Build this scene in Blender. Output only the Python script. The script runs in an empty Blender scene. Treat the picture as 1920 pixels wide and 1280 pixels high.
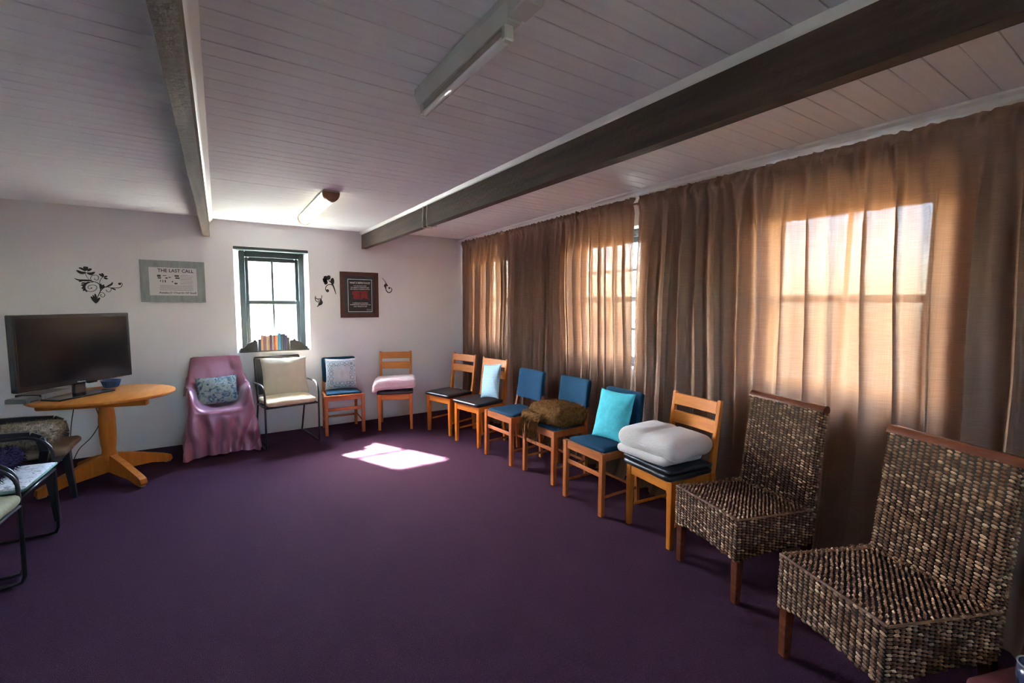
import bpy, bmesh, math, random
from mathutils import Vector, Matrix, Euler, noise
random.seed(7)
C = bpy.context.scene.collection
S = bpy.context.scene
PI = math.pi
R = math.radians

# ------------------------------------------------------------------ camera, sky, sun, exposure
cam_d = bpy.data.cameras.new('camera'); cam = bpy.data.objects.new('camera', cam_d); C.objects.link(cam)
cam_d.sensor_width = 36; cam_d.lens = 36*846.23/1920; cam_d.clip_start = .05
yaw, pitch, roll = .575493, .0863487, .00811327
_f = Vector((math.sin(yaw)*math.cos(pitch), math.cos(yaw)*math.cos(pitch), -math.sin(pitch)))
_r = Vector((math.cos(yaw), -math.sin(yaw), 0)); _u = _r.cross(_f)
_r2 = _r*math.cos(roll)+_u*math.sin(roll); _u2 = _u*math.cos(roll)-_r*math.sin(roll)
M = Matrix((_r2, _u2, -_f)).transposed().to_4x4(); M.translation = (0, 0, 1.5)
cam.matrix_world = M
S.camera = cam
world = bpy.data.worlds.new('sky'); S.world = world; world.use_nodes = True
nt = world.node_tree; nt.nodes.clear()
sky = nt.nodes.new('ShaderNodeTexSky'); sky.sky_type = 'NISHITA'; sky.sun_disc = False
sky.sun_elevation = R(41); sky.sun_rotation = R(-27); sky.air_density = 1.0; sky.dust_density = 1.2; sky.ozone_density = 1.0
bg = nt.nodes.new('ShaderNodeBackground'); bg.inputs['Strength'].default_value = 3.2
wo = nt.nodes.new('ShaderNodeOutputWorld')
nt.links.new(sky.outputs[0], bg.inputs[0]); nt.links.new(bg.outputs[0], wo.inputs[0])
sun_d = bpy.data.lights.new('sun', 'SUN'); sun_d.energy = 68; sun_d.angle = R(2.2); sun_d.color = (1, .96, .9)
sun = bpy.data.objects.new('sun', sun_d); C.objects.link(sun)
sun.rotation_euler = Vector((.5, -1, -.966)).to_track_quat('-Z', 'Y').to_euler()
sun.location = (-3, 12, 8)
S.view_settings.view_transform = 'Standard'; S.view_settings.look = 'None'
S.view_settings.gamma = 1; S.view_settings.use_curve_mapping = False
S.view_settings.exposure = 3.6
cy = S.cycles
cy.max_bounces = 10; cy.diffuse_bounces = 6; cy.glossy_bounces = 3; cy.transmission_bounces = 6; cy.transparent_max_bounces = 12
cy.caustics_reflective = False; cy.caustics_refractive = False; cy.sample_clamp_indirect = 8
cy.use_denoising = True; cy.filter_width = 1.1

# ------------------------------------------------------------------ materials
def mat(name, col, rough=.6, var=0, vscale=(8, 8, 8), col2=None, bump=0, bscale=60, metal=0, spec=.5, sheen=0, coat=0, detail=3, emit=None, flecks=None, alpha=1):
    m = bpy.data.materials.new(name); m.use_nodes = True
    n = m.node_tree.nodes; l = m.node_tree.links
    b = n['Principled BSDF']
    b.inputs['Roughness'].default_value = rough; b.inputs['Metallic'].default_value = metal
    b.inputs['Specular IOR Level'].default_value = spec
    if sheen:
        b.inputs['Sheen Weight'].default_value = sheen; b.inputs['Sheen Roughness'].default_value = .4
    if coat:
        b.inputs['Coat Weight'].default_value = coat; b.inputs['Coat Roughness'].default_value = .12
    c4 = (*col, 1)
    b.inputs['Base Color'].default_value = c4
    if var or col2 or bump or flecks:
        tc = n.new('ShaderNodeTexCoord')
    if var or col2:
        mp = n.new('ShaderNodeMapping'); mp.inputs['Scale'].default_value = vscale
        l.new(tc.outputs['Object'], mp.inputs[0])
        nz = n.new('ShaderNodeTexNoise'); nz.inputs['Scale'].default_value = 1; nz.inputs['Detail'].default_value = detail
        l.new(mp.outputs[0], nz.inputs[0])
        rp = n.new('ShaderNodeValToRGB'); rp.color_ramp.elements[0].position = .3; rp.color_ramp.elements[1].position = .7
        c2 = col2 or tuple(x*(1-var) for x in col)
        rp.color_ramp.elements[0].color = (*c2, 1); rp.color_ramp.elements[1].color = c4
        l.new(nz.outputs[0], rp.inputs[0])
        src = rp.outputs[0]
        if flecks:
            fc, fs, ft = flecks
            v = n.new('ShaderNodeTexNoise'); v.inputs['Scale'].default_value = fs; v.inputs['Detail'].default_value = 2
            l.new(tc.outputs['Object'], v.inputs[0])
            r2 = n.new('ShaderNodeValToRGB'); r2.color_ramp.elements[0].position = ft; r2.color_ramp.elements[1].position = ft+.08
            l.new(v.outputs[0], r2.inputs[0])
            mx = n.new('ShaderNodeMix'); mx.data_type = 'RGBA'
            l.new(r2.outputs[0], mx.inputs[0]); l.new(src, mx.inputs[6]); mx.inputs[7].default_value = (*fc, 1)
            src = mx.outputs[2]
        l.new(src, b.inputs['Base Color'])
    if bump:
        bn = n.new('ShaderNodeTexNoise'); bn.inputs['Scale'].default_value = bscale; bn.inputs['Detail'].default_value = 4
        l.new(tc.outputs['Object'], bn.inputs[0])
        bp = n.new('ShaderNodeBump'); bp.inputs['Strength'].default_value = bump; bp.inputs['Distance'].default_value = .01
        l.new(bn.outputs[0], bp.inputs['Height']); l.new(bp.outputs[0], b.inputs['Normal'])
    if emit:
        b.inputs['Emission Color'].default_value = (*emit[0], 1); b.inputs['Emission Strength'].default_value = emit[1]
    return m

M_wall = mat('white_plaster', (.84, .84, .852), .75, var=.05, vscale=(1.5, 1.5, 1.5), bump=.25, bscale=14)
M_ceil = mat('painted_board', (.81, .808, .825), .7, spec=.05, var=.06, vscale=(2, 30, 2), bump=.05, bscale=8)
M_trim = mat('white_gloss_trim', (.80, .79, .77), .4, bump=.08, bscale=20)
M_carpet = mat('purple_carpet', (.066, .0245, .053), .95, col2=(.048, .017, .038), vscale=(120, 120, 120), bump=.9, bscale=230, spec=.1, flecks=((.19, .10, .165), 330, .62))
M_beam = mat('dark_timber', (.085, .048, .032), .7, col2=(.034, .019, .014), vscale=(22, 1.6, 22), bump=.5, bscale=40, detail=6)
M_beam2 = mat('grey_brown_timber', (.17, .115, .07), .7, col2=(.07, .042, .026), vscale=(22, 1.4, 22), bump=.5, bscale=40, detail=6)
M_pine = mat('varnished_pine', (.68, .225, .026), .4, col2=(.52, .15, .016), vscale=(28, 28, 4), spec=.3, detail=5)
M_pineh = mat('varnished_pine_across', (.70, .235, .028), .4, col2=(.54, .16, .018), vscale=(4, 28, 28), spec=.3, detail=5)
M_meranti = mat('red_brown_wood', (.52, .165, .045), .42, col2=(.36, .10, .026), vscale=(28, 28, 4), spec=.3, detail=5)
M_merantih = mat('red_brown_wood_across', (.52, .165, .045), .42, col2=(.36, .10, .026), vscale=(4, 28, 28), spec=.3, detail=5)
M_mahog = mat('mahogany', (.16, .045, .02), .22, col2=(.09, .022, .011), vscale=(5, 30, 30), coat=.6, detail=5)
M_table = mat('honey_pine', (.66, .235, .034), .38, col2=(.52, .16, .022), vscale=(30, 3, 30), coat=.1, spec=.35, detail=5)
M_vinyl = mat('black_vinyl', (.012, .013, .017), .32, bump=.15, bscale=120)
M_leather = mat('black_leather', (.018, .021, .027), .38, bump=.5, bscale=22)
M_blue = mat('blue_weave', (.011, .062, .125), .85, var=.25, vscale=(260, 260, 260), bump=.3, bscale=400, spec=.2)
M_blue2 = mat('light_blue_weave', (.05, .20, .34), .8, var=.2, vscale=(260, 260, 260), bump=.3, bscale=400, sheen=.2)
M_turq = mat('turquoise_cotton', (.09, .56, .66), .8, var=.12, vscale=(30, 30, 30), bump=.25, bscale=35, spec=.2)
M_cream = mat('cream_cotton', (.66, .59, .45), .8, var=.08, vscale=(12, 12, 12), bump=.3, bscale=30)
M_creamseat = mat('pale_yellow_cotton', (.76, .66, .42), .8, var=.12, vscale=(14, 14, 14), bump=.35, bscale=40)
M_blanket = mat('cream_pink_fleece', (.80, .69, .63), .95, col2=(.80, .56, .58), vscale=(3, 3, 9), bump=.6, bscale=90, sheen=.4)
M_duvet = mat('off_white_quilt', (.62, .57, .54), .9, var=.08, vscale=(5, 5, 5), bump=.4, bscale=120, sheen=.3)
M_throw = mat('brown_shag', (.26, .125, .042), .95, col2=(.11, .05, .016), vscale=(40, 40, 40), spec=.1, bump=.8, bscale=140)
M_fur = mat('grey_brown_fur', (.34, .28, .19), .95, col2=(.15, .12, .085), vscale=(20, 60, 40), spec=.1, bump=.8, bscale=140)
M_taupe = mat('taupe_suede', (.22, .155, .095), .9, var=.2, vscale=(9, 9, 9), bump=.2, bscale=60)
M_violet = mat('violet_fluff', (.017, .006, .045), .95, col2=(.009, .004, .022), vscale=(50, 50, 50), spec=.1, bump=.9, bscale=120)
M_olive = mat('olive_cotton', (.36, .33, .16), .8, var=.3, vscale=(18, 18, 18), bump=.5, bscale=30)
M_steel = mat('dark_steel_tube', (.035, .033, .035), .3, metal=.6, spec=.6)
M_plastic = mat('dark_plastic', (.018, .017, .022), .42, bump=.05, bscale=60)
M_sling = mat('black_sling', (.022, .022, .024), .7, bump=.3, bscale=300)
M_satin = mat('mauve_satin', (.40, .17, .245), .36, var=.10, vscale=(7, 7, 7), metal=.5, spec=.6, sheen=.2)
M_tvblack = mat('black_gloss_plastic', (.008, .008, .009), .25, coat=.3)
M_screen = mat('tv_screen', (.006, .006, .007), .14, spec=.5)
M_silver = mat('grey_silver_plastic', (.42, .42, .43), .4, metal=.3)
M_greyplastic = mat('mid_grey_plastic', (.17, .175, .18), .45)
M_darkgrey = mat('dark_grey_plastic', (.04, .04, .042), .45)
M_bluebasket = mat('blue_plastic', (.03, .10, .27), .4)
M_cable = mat('black_cable', (.012, .012, .02), .5)
M_frame = mat('dark_green_paint', (.035, .055, .058), .5, var=.15, vscale=(10, 10, 10), bump=.1, bscale=30)
M_carved = mat('dark_carved_wood', (.028, .024, .02), .5, var=.4, vscale=(40, 40, 40), bump=.3, bscale=60)
M_greyframe = mat('distressed_grey_paint', (.36, .40, .40), .6, col2=(.25, .29, .29), vscale=(30, 30, 8), bump=.25, bscale=60, detail=5)
M_redframe = mat('red_brown_moulding', (.095, .028, .02), .4, var=.3, vscale=(20, 20, 20))
M_paper = mat('white_paper', (.70, .70, .71), .6)
M_print = mat('dark_print', (.04, .04, .045), .7)
M_greyprint = mat('grey_print', (.34, .34, .35), .7)
M_posterblack = mat('black_poster', (.018, .017, .02), .5)
M_posterblue = mat('slate_mount', (.035, .035, .05), .6)
M_posterwhite = mat('poster_white', (.62, .60, .58), .6)
M_posterred = mat('poster_red', (.34, .016, .018), .6, col2=(.14, .008, .01), vscale=(60, 60, 60), detail=5)
M_decal = mat('black_decal', (.016, .015, .017), .5)
M_fixture = mat('grey_white_enamel', (.60, .61, .58), .45, var=.15, vscale=(6, 6, 6))
M_rust = mat('stained_enamel', (.34, .29, .24), .5, col2=(.42, .41, .39), vscale=(8, 8, 8))
M_tube = mat('fluorescent_tube', (.82, .80, .82), .12, coat=.5)
M_endcap = mat('brown_end_cap', (.28, .15, .085), .45)
M_lit = mat('lit_diffuser', (.9, .88, .7), .4, emit=((1, .93, .66), .36))
M_cordw = mat('white_cord', (.74, .72, .66), .6)
M_rod = mat('wooden_rod', (.16, .06, .03), .4)
M_ground = mat('dry_grass', (.11, .11, .085), .9, var=.2, vscale=(.6, .6, .6))
M_redpad = mat('dark_red_pad', (.10, .012, .016), .8, bump=.3, bscale=60)
M_mug = mat('navy_glaze', (.03, .04, .09), .25, coat=.4)
M_rimwhite = mat('pale_glaze', (.35, .36, .42), .3)
M_bookpages = mat('page_paper', (.62, .56, .46), .8)

def damask(name, ground, ink, scale, sharp=(.45, .55), rings=False):
    m = mat(name, ground, .8, bump=.2, bscale=60)
    n = m.node_tree.nodes; l = m.node_tree.links; b = n['Principled BSDF']
    tc = n.new('ShaderNodeTexCoord')
    nz = n.new('ShaderNodeTexNoise'); nz.inputs['Scale'].default_value = scale; nz.inputs['Detail'].default_value = 2; nz.inputs['Distortion'].default_value = 1.6
    l.new(tc.outputs['Object'], nz.inputs[0])
    r = n.new('ShaderNodeValToRGB'); e = r.color_ramp.elements
    e[0].position = sharp[0]; e[1].position = sharp[1]
    e[0].color = (*ink[0], 1); e[1].color = (*ground, 1)
    if len(ink) > 1:
        x = e.new(sharp[0]-.08); x.color = (*ink[1], 1)
    if len(ink) > 2:
        x = e.new(sharp[1]+.1); x.color = (*ink[2], 1)
    l.new(nz.outputs[0], r.inputs[0])
    l.new(r.outputs[0], b.inputs['Base Color'])
    return m
M_floral = damask('blue_floral_print', (.40, .46, .46), [(.10, .17, .22), (.03, .07, .20), (.30, .36, .30)], 17, (.40, .56))

def scroll_border():
    # pale cushion with a ring of blue scrolls; centre left plain
    m = mat('scroll_border_print', (.55, .60, .63), .8, bump=.2, bscale=60)
    n = m.node_tree.nodes; l = m.node_tree.links; b = n['Principled BSDF']
    tc = n.new('ShaderNodeTexCoord'); sep = n.new('ShaderNodeSeparateXYZ'); l.new(tc.outputs['Object'], sep.inputs[0])
    def mth(op, a, bb=None):
        k = n.new('ShaderNodeMath'); k.operation = op
        for i, v in enumerate((a, bb)):
            if v is None: continue
            if hasattr(v, 'links'): l.new(v, k.inputs[i])
            else: k.inputs[i].default_value = v
        return k.outputs[0]
    ax = mth('ABSOLUTE', sep.outputs[0]); az = mth('ABSOLUTE', mth('SUBTRACT', sep.outputs[2], .175))
    mxd = mth('MAXIMUM', ax, az)                                   # square rings
    v = n.new('ShaderNodeTexVoronoi'); v.inputs['Scale'].default_value = 17; v.inputs['Randomness'].default_value = .25
    l.new(tc.outputs['Object'], v.inputs[0])
    rings = mth('LESS_THAN', mth('ABSOLUTE', mth('SUBTRACT', mth('FRACT', mth('MULTIPLY', v.outputs['Distance'], 3.4)), .5)), .2)
    band = mth('MULTIPLY', mth('GREATER_THAN', mxd, .088), mth('LESS_THAN', mxd, .155))
    k = mth('MULTIPLY', mth('MULTIPLY', rings, band), .8)
    mx = n.new('ShaderNodeMix'); mx.data_type = 'RGBA'; l.new(k, mx.inputs[0])
    mx.inputs[6].default_value = (.55, .60, .63, 1); mx.inputs[7].default_value = (.13, .30, .38, 1)
    l.new(mx.outputs[2], b.inputs['Base Color'])
    return m
M_scroll = scroll_border()

def zigzag():
    m = mat('light_blue_zigzag', (.36, .60, .66), .8)
    n = m.node_tree.nodes; l = m.node_tree.links; b = n['Principled BSDF']
    tc = n.new('ShaderNodeTexCoord'); mp = n.new('ShaderNodeMapping'); l.new(tc.outputs['Object'], mp.inputs[0])
    w = n.new('ShaderNodeTexWave'); w.wave_type = 'BANDS'; w.bands_direction = 'Z'; w.inputs['Scale'].default_value = 19
    w.inputs['Distortion'].default_value = 0
    sep = n.new('ShaderNodeSeparateXYZ'); l.new(mp.outputs[0], sep.inputs[0])
    pp = n.new('ShaderNodeMath'); pp.operation = 'PINGPONG'; l.new(sep.outputs[0], pp.inputs[0]); pp.inputs[1].default_value = .011
    ad = n.new('ShaderNodeMath'); ad.operation = 'ADD'; l.new(sep.outputs[2], ad.inputs[0]); l.new(pp.outputs[0], ad.inputs[1])
    cb = n.new('ShaderNodeCombineXYZ'); l.new(ad.outputs[0], cb.inputs[2]); l.new(cb.outputs[0], w.inputs[0])
    r = n.new('ShaderNodeValToRGB'); r.color_ramp.elements[0].position = .35; r.color_ramp.elements[1].position = .6
    r.color_ramp.elements[0].color = (.24, .50, .60, 1); r.color_ramp.elements[1].color = (.55, .72, .75, 1)
    l.new(w.outputs[0], r.inputs[0]); l.new(r.outputs[0], b.inputs['Base Color'])
    return m
M_zig = zigzag()
M_kids = damask('white_print_cotton', (.72, .74, .76), [(.30, .30, .34), (.55, .60, .62), (.80, .80, .80)], 24, (.36, .44))

def strands():
    m = mat('seagrass', (.10, .06, .035), .55, bump=.2, bscale=200)
    n = m.node_tree.nodes; l = m.node_tree.links; b = n['Principled BSDF']
    g = n.new('ShaderNodeNewGeometry'); r = n.new('ShaderNodeValToRGB'); e = r.color_ramp.elements
    e[0].color = (.11, .042, .018, 1); e[1].color = (.64, .41, .24, 1)
    x = e.new(.55); x.color = (.23, .105, .050, 1); x = e.new(.8); x.color = (.38, .21, .115, 1)
    l.new(g.outputs['Random Per Island'], r.inputs[0]); l.new(r.outputs[0], b.inputs['Base Color'])
    return m
M_strand = strands()
M_core = mat('seagrass_core', (.022, .012, .008), .8)

def glass():
    m = bpy.data.materials.new('window_glass'); m.use_nodes = True
    n = m.node_tree.nodes; l = m.node_tree.links; n.clear()
    o = n.new('ShaderNodeOutputMaterial'); t = n.new('ShaderNodeBsdfTransparent'); g = n.new('ShaderNodeBsdfGlossy'); x = n.new('ShaderNodeMixShader')
    t.inputs[0].default_value = (.96, .98, .97, 1); g.inputs['Roughness'].default_value = .03
    x.inputs[0].default_value = .06
    l.new(t.outputs[0], x.inputs[1]); l.new(g.outputs[0], x.inputs[2]); l.new(x.outputs[0], o.inputs[0])
    return m
M_glass = glass()

def curtain_mat():
    m = bpy.data.materials.new('brown_slub_linen'); m.use_nodes = True
    n = m.node_tree.nodes; l = m.node_tree.links; n.clear()
    o = n.new('ShaderNodeOutputMaterial'); tc = n.new('ShaderNodeTexCoord')
    def streak(sc, lo, hi):
        mp = n.new('ShaderNodeMapping'); mp.inputs['Scale'].default_value = sc; l.new(tc.outputs['Object'], mp.inputs[0])
        z = n.new('ShaderNodeTexNoise'); z.inputs['Scale'].default_value = 1; z.inputs['Detail'].default_value = 3; l.new(mp.outputs[0], z.inputs[0])
        q = n.new('ShaderNodeMapRange'); q.inputs[1].default_value = .3; q.inputs[2].default_value = .72; q.inputs[3].default_value = lo; q.inputs[4].default_value = hi
        l.new(z.outputs[0], q.inputs[0]); return q.outputs[0]
    weft = streak((1, 14, 260), .55, 1.5); warp = streak((1, 300, 3), .75, 1.25)
    k = n.new('ShaderNodeMath'); k.operation = 'MULTIPLY'; l.new(weft, k.inputs[0]); l.new(warp, k.inputs[1])
    hole = n.new('ShaderNodeMath'); hole.operation = 'MULTIPLY'; hole.inputs[1].default_value = CUR_HOLE; l.new(k.outputs[0], hole.inputs[0])
    hole.use_clamp = True
    d = n.new('ShaderNodeBsdfDiffuse'); d.inputs[0].default_value = CUR_DIFF
    t = n.new('ShaderNodeBsdfTranslucent'); t.inputs[0].default_value = CUR_TRANS
    kk = n.new('ShaderNodeMapRange'); kk.inputs[1].default_value = .4; kk.inputs[2].default_value = 1.9; kk.inputs[3].default_value = .84; kk.inputs[4].default_value = 1.22; l.new(k.outputs[0], kk.inputs[0])
    for sh, c in ((d, CUR_DIFF), (t, CUR_TRANS)):
        vm = n.new('ShaderNodeVectorMath'); vm.operation = 'SCALE'; vm.inputs[0].default_value = c[:3]; l.new(kk.outputs[0], vm.inputs['Scale']); l.new(vm.outputs[0], sh.inputs[0])
    a = n.new('ShaderNodeAddShader'); l.new(d.outputs[0], a.inputs[0]); l.new(t.outputs[0], a.inputs[1])
    tr = n.new('ShaderNodeBsdfTransparent'); tr.inputs[0].default_value = (.98, .97, 1, 1)
    x = n.new('ShaderNodeMixShader'); l.new(hole.outputs[0], x.inputs[0]); l.new(a.outputs[0], x.inputs[1]); l.new(tr.outputs[0], x.inputs[2])
    l.new(x.outputs[0], o.inputs[0])
    return m
CUR_HOLE = .0040; CUR_DIFF = (.275, .185, .145, 1); CUR_TRANS = (.040, .0165, .0072, 1)
M_curtain = curtain_mat()

# ------------------------------------------------------------------ mesh helpers
class MB:
    def __init__(self): self.v = []; self.f = []
    def add(self, vs, fs, M=None):
        o = len(self.v)
        self.v += [tuple(M @ Vector(p)) if M else tuple(p) for p in vs]
        self.f += [tuple(i+o for i in f) for f in fs]; return self
    def box(self, c, s, b=.004, M=None, rot=None):
        b = min(b, min(s)*.45); h = [x/2 for x in s]; vs = []; idx = {}
        for sx in (-1, 1):
            for sy in (-1, 1):
                for sz in (-1, 1):
                    sg = (sx, sy, sz)
                    for ax in range(3):
                        idx[sg, ax] = len(vs)
                        vs.append([sg[i]*(h[i] if i == ax else h[i]-b) for i in range(3)])
        fs = []
        for ax in range(3):
            u, w = [(1, 2), (2, 0), (0, 1)][ax]
            for s_ in (-1, 1):
                q = []
                for a, bb in ((-1, -1), (1, -1), (1, 1), (-1, 1)):
                    sg = [0, 0, 0]; sg[ax] = s_; sg[u] = a; sg[w] = bb; q.append(idx[tuple(sg), ax])
                fs.append(q if s_ > 0 else q[::-1])
            for a in (-1, 1):
                for bb in (-1, 1):
                    s0 = [0]*3; s1 = [0]*3; s0[u] = s1[u] = a; s0[w] = s1[w] = bb; s0[ax] = -1; s1[ax] = 1
                    q = [idx[tuple(s0), u], idx[tuple(s1), u], idx[tuple(s1), w], idx[tuple(s0), w]]
                    fs.append(q if a*bb < 0 else q[::-1])
        for sx in (-1, 1):
            for sy in (-1, 1):
                for sz in (-1, 1):
                    q = [idx[(sx, sy, sz), i] for i in range(3)]; fs.append(q if sx*sy*sz > 0 else q[::-1])
        T = Matrix.Translation(Vector(c))
        if rot: T = T @ Euler(rot).to_matrix().to_4x4()
        if M: T = M @ T
        return self.add(vs, fs, T)
    def bar(self, p, q, w, d=None, b=.003, w2=None, d2=None, up=(0, 1, 0)):
        # square bar from p to q, section w x d at p, w2 x d2 at q
        p = Vector(p); q = Vector(q); d = d or w; w2 = w2 or w; d2 = d2 or d
        z = (q-p).normalized(); y = Vector(up); x = y.cross(z)
        if x.length < 1e-4: x = Vector((1, 0, 0))
        x.normalize(); y = z.cross(x)
        vs = []
        for c, W, D in ((p, w/2, d/2), (q, w2/2, d2/2)):
            for a, e in ((W, D-b), (W-b, D), (-W+b, D), (-W, D-b), (-W, -D+b), (-W+b, -D), (W-b, -D), (W, -D+b)):
                vs.append(c+x*a+y*e)
        fs = [tuple((i, (i+1) % 8, 8+(i+1) % 8, 8+i)) for i in range(8)]+[tuple(range(7, -1, -1)), tuple(range(8, 16))]
        return self.add(vs, fs)
    def tube(self, pts, r, n=8, cap=True, r2=None):
        pts = [Vector(p) for p in pts]; m = len(pts); vs = []; up = None
        for i, p in enumerate(pts):
            t = (pts[min(i+1, m-1)]-pts[max(i-1, 0)]).normalized()
            if up is None:
                up = Vector((0, 0, 1)) if abs(t.z) < .9 else Vector((1, 0, 0))
            x = up.cross(t).normalized(); y = t.cross(x); up = y
            rr = r if r2 is None else r+(r2-r)*i/(m-1)
            for k in range(n):
                a = 2*PI*k/n; vs.append(p+x*math.cos(a)*rr+y*math.sin(a)*rr)
        fs = [(i*n+k, i*n+(k+1) % n, (i+1)*n+(k+1) % n, (i+1)*n+k) for i in range(m-1) for k in range(n)]
        if cap: fs += [tuple(range(n-1, -1, -1)), tuple(range((m-1)*n, m*n))]
        return self.add(vs, fs)
    def lathe(self, prof, c=(0, 0, 0), n=20, M=None):
        vs = []; m = len(prof)
        for r, z in prof:
            for k in range(n):
                a = 2*PI*k/n; vs.append((c[0]+r*math.cos(a), c[1]+r*math.sin(a), c[2]+z))
        fs = [(i*n+k, i*n+(k+1) % n, (i+1)*n+(k+1) % n, (i+1)*n+k) for i in range(m-1) for k in range(n)]
        fs += [tuple(range(n-1, -1, -1)), tuple(range((m-1)*n, m*n))]
        return self.add(vs, fs, M)
    def prism(self, poly, a, b, axis=2, M=None):
        # poly in the two other axes, extruded along axis from a to b
        n = len(poly)
        def P(u, w, t): return {2: (u, w, t), 1: (u, t, w), 0: (t, u, w)}[axis]
        vs = [P(u, w, a) for u, w in poly]+[P(u, w, b) for u, w in poly]
        fs = [tuple(range(n-1, -1, -1)), tuple(range(n, 2*n))]+[(i, (i+1) % n, n+(i+1) % n, n+i) for i in range(n)]
        return self.add(vs, fs, M)
    def grid(self, P, nu, nv, wrapu=False):
        vs = [P(i, j) for j in range(nv) for i in range(nu)]
        fs = [(j*nu+i, j*nu+(i+1) % nu, (j+1)*nu+(i+1) % nu, (j+1)*nu+i) for j in range(nv-1) for i in range(nu if wrapu else nu-1)]
        return self.add(vs, fs)
    def mesh(self, name):
        me = bpy.data.meshes.new(name); me.from_pydata(self.v, [], self.f); me.update()
        bm = bmesh.new(); bm.from_mesh(me); bmesh.ops.recalc_face_normals(bm, faces=bm.faces); bm.to_mesh(me); bm.free()
        return me
    def build(self, name, m, parent=None, smooth=False, loc=None, rot=None):
        me = self.mesh(name); me.materials.append(m)
        if smooth: me.shade_smooth()
        o = bpy.data.objects.new(name, me); C.objects.link(o)
        if parent: o.parent = parent
        if loc: o.location = loc
        if rot: o.rotation_euler = rot
        return o

def smooth_by_angle(o, deg=40):
    try: o.data.set_sharp_from_angle(angle=R(deg))
    except Exception: pass
    return o

def tag(o, label, cat, group=None):
    o['label'] = label; o['category'] = cat
    if group: o['group'] = group
    return o
def thing(name, label, cat, loc=(0, 0, 0), rz=0, group=None):
    o = bpy.data.objects.new(name, None); C.objects.link(o); o.empty_display_size = .1
    o.location = loc; o.rotation_euler = (0, 0, rz)
    return tag(o, label, cat, group)
def struct(o): o['kind'] = 'structure'; return o
def stuff(o): o['kind'] = 'stuff'; return o
def dup(root, loc, rz, label, group=None):
    kids = {}
    for k in list(bpy.data.objects):
        if k.parent: kids.setdefault(k.parent.name, []).append(k)
    r = root.copy(); C.objects.link(r); r.location = loc; r.rotation_euler = (0, 0, rz); r['label'] = label
    if group: r['group'] = group
    for ch in kids.get(root.name, []):
        c = ch.copy(); C.objects.link(c); c.parent = r
        for g in kids.get(ch.name, []):
            d = g.copy(); C.objects.link(d); d.parent = c
    return r
def local(x, y, a, p):
    c, s = math.cos(a), math.sin(a)
    return (x+p[0]*c-p[1]*s, y+p[0]*s+p[1]*c, p[2])
def nz(x, y, z=0): return noise.noise(Vector((x, y, z)))

def soft_box(w, d, h, n=14, r=.7, amp=.006, freq=6, seed=0, puff=.0, f=None):
    """rounded, slightly lumpy slab, base at z=0; puff swells the middle"""
    mb = MB(); hw = (w/2, d/2, h/2); rr = h/2*r*1.0
    for ax in range(3):
        for s_ in (-1, 1):
            def P(i, j):
                a = -1+2*i/(n-1); b = -1+2*j/(n-1)
                p = [0, 0, 0]; p[ax] = s_; p[(ax+1) % 3] = a; p[(ax+2) % 3] = b
                v = Vector([p[k]*hw[k] for k in range(3)])
                q = Vector([max(-hw[k]+min(rr, hw[k]), min(hw[k]-min(rr, hw[k]), v[k])) for k in range(3)])
                e = v-q
                if e.length > 1e-6: v = q+e.normalized()*rr
                if puff: v.z *= 1+puff*(1-min(1, (v.x/hw[0])**2))*(1-min(1, (v.y/hw[1])**2))
                nn = Vector((nz(v.x*freq+seed, v.y*freq, v.z*freq), nz(v.x*freq, v.y*freq+seed+9, v.z*freq), nz(v.x*freq, v.y*freq, v.z*freq+seed+5)))
                v = v+nn*amp
                v.z += h/2
                if f: v = f(v)
                return v
            mb.grid(P, n, n)
    return mb
def weld(o, d=.0008):
    bm = bmesh.new(); bm.from_mesh(o.data); bmesh.ops.remove_doubles(bm, verts=bm.verts, dist=d); bmesh.ops.recalc_face_normals(bm, faces=bm.faces); bm.to_mesh(o.data); bm.free()
    o.data.shade_smooth(); return o

def pillow_mb(w, h, t, seed=0, n=25, amp=.006, ears=.07):
    """standing pillow: width x, thickness y, height z from 0"""
    mb = MB()
    for s_ in (-1, 1):
        def P(i, j):
            u = -1+2*i/(n-1); v = -1+2*j/(n-1)
            u = math.sin(u*PI/2)*.5+u*.5; v = math.sin(v*PI/2)*.5+v*.5
            k = (max(0, 1-u*u)**.55)*(max(0, 1-v*v)**.55)
            x = w/2*u*(1-ears*(1-v*v)); z = h/2*v*(1-ears*(1-u*u))
            y = t/2*k*s_+amp*nz(u*2.2+seed, v*2.2, s_*3)*(.3+k)+.5*amp*nz(u*6+seed, v*5, s_*2)*(.4+k)
            return (x, y, z+h/2)
        mb.grid(P, n, n)
    return mb
def pillow(name, label, m, w, h, t, loc, rot, seed=0, amp=.006, group=None, piping=None):
    o = weld(pillow_mb(w, h, t, seed, amp=amp).build(name, m)); o.location = loc; o.rotation_euler = rot
    tag(o, label, 'cushion', group)
    pts = []; k = 24
    def edge(u, v): return (w/2*u*(1-.07*(1-v*v)), amp*nz(u*2.2+seed, v*2.2, 3)*.3, h/2*v*(1-.07*(1-u*u))+h/2)
    for a in range(k): pts.append(edge(-1+2*a/k, -1))
    for a in range(k): pts.append(edge(1, -1+2*a/k))
    for a in range(k): pts.append(edge(1-2*a/k, 1))
    for a in range(k+1): pts.append(edge(-1, 1-2*a/k))
    p = MB().tube(pts, .0028, 6).build('piping', piping or m, o, True)
    return o

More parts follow.
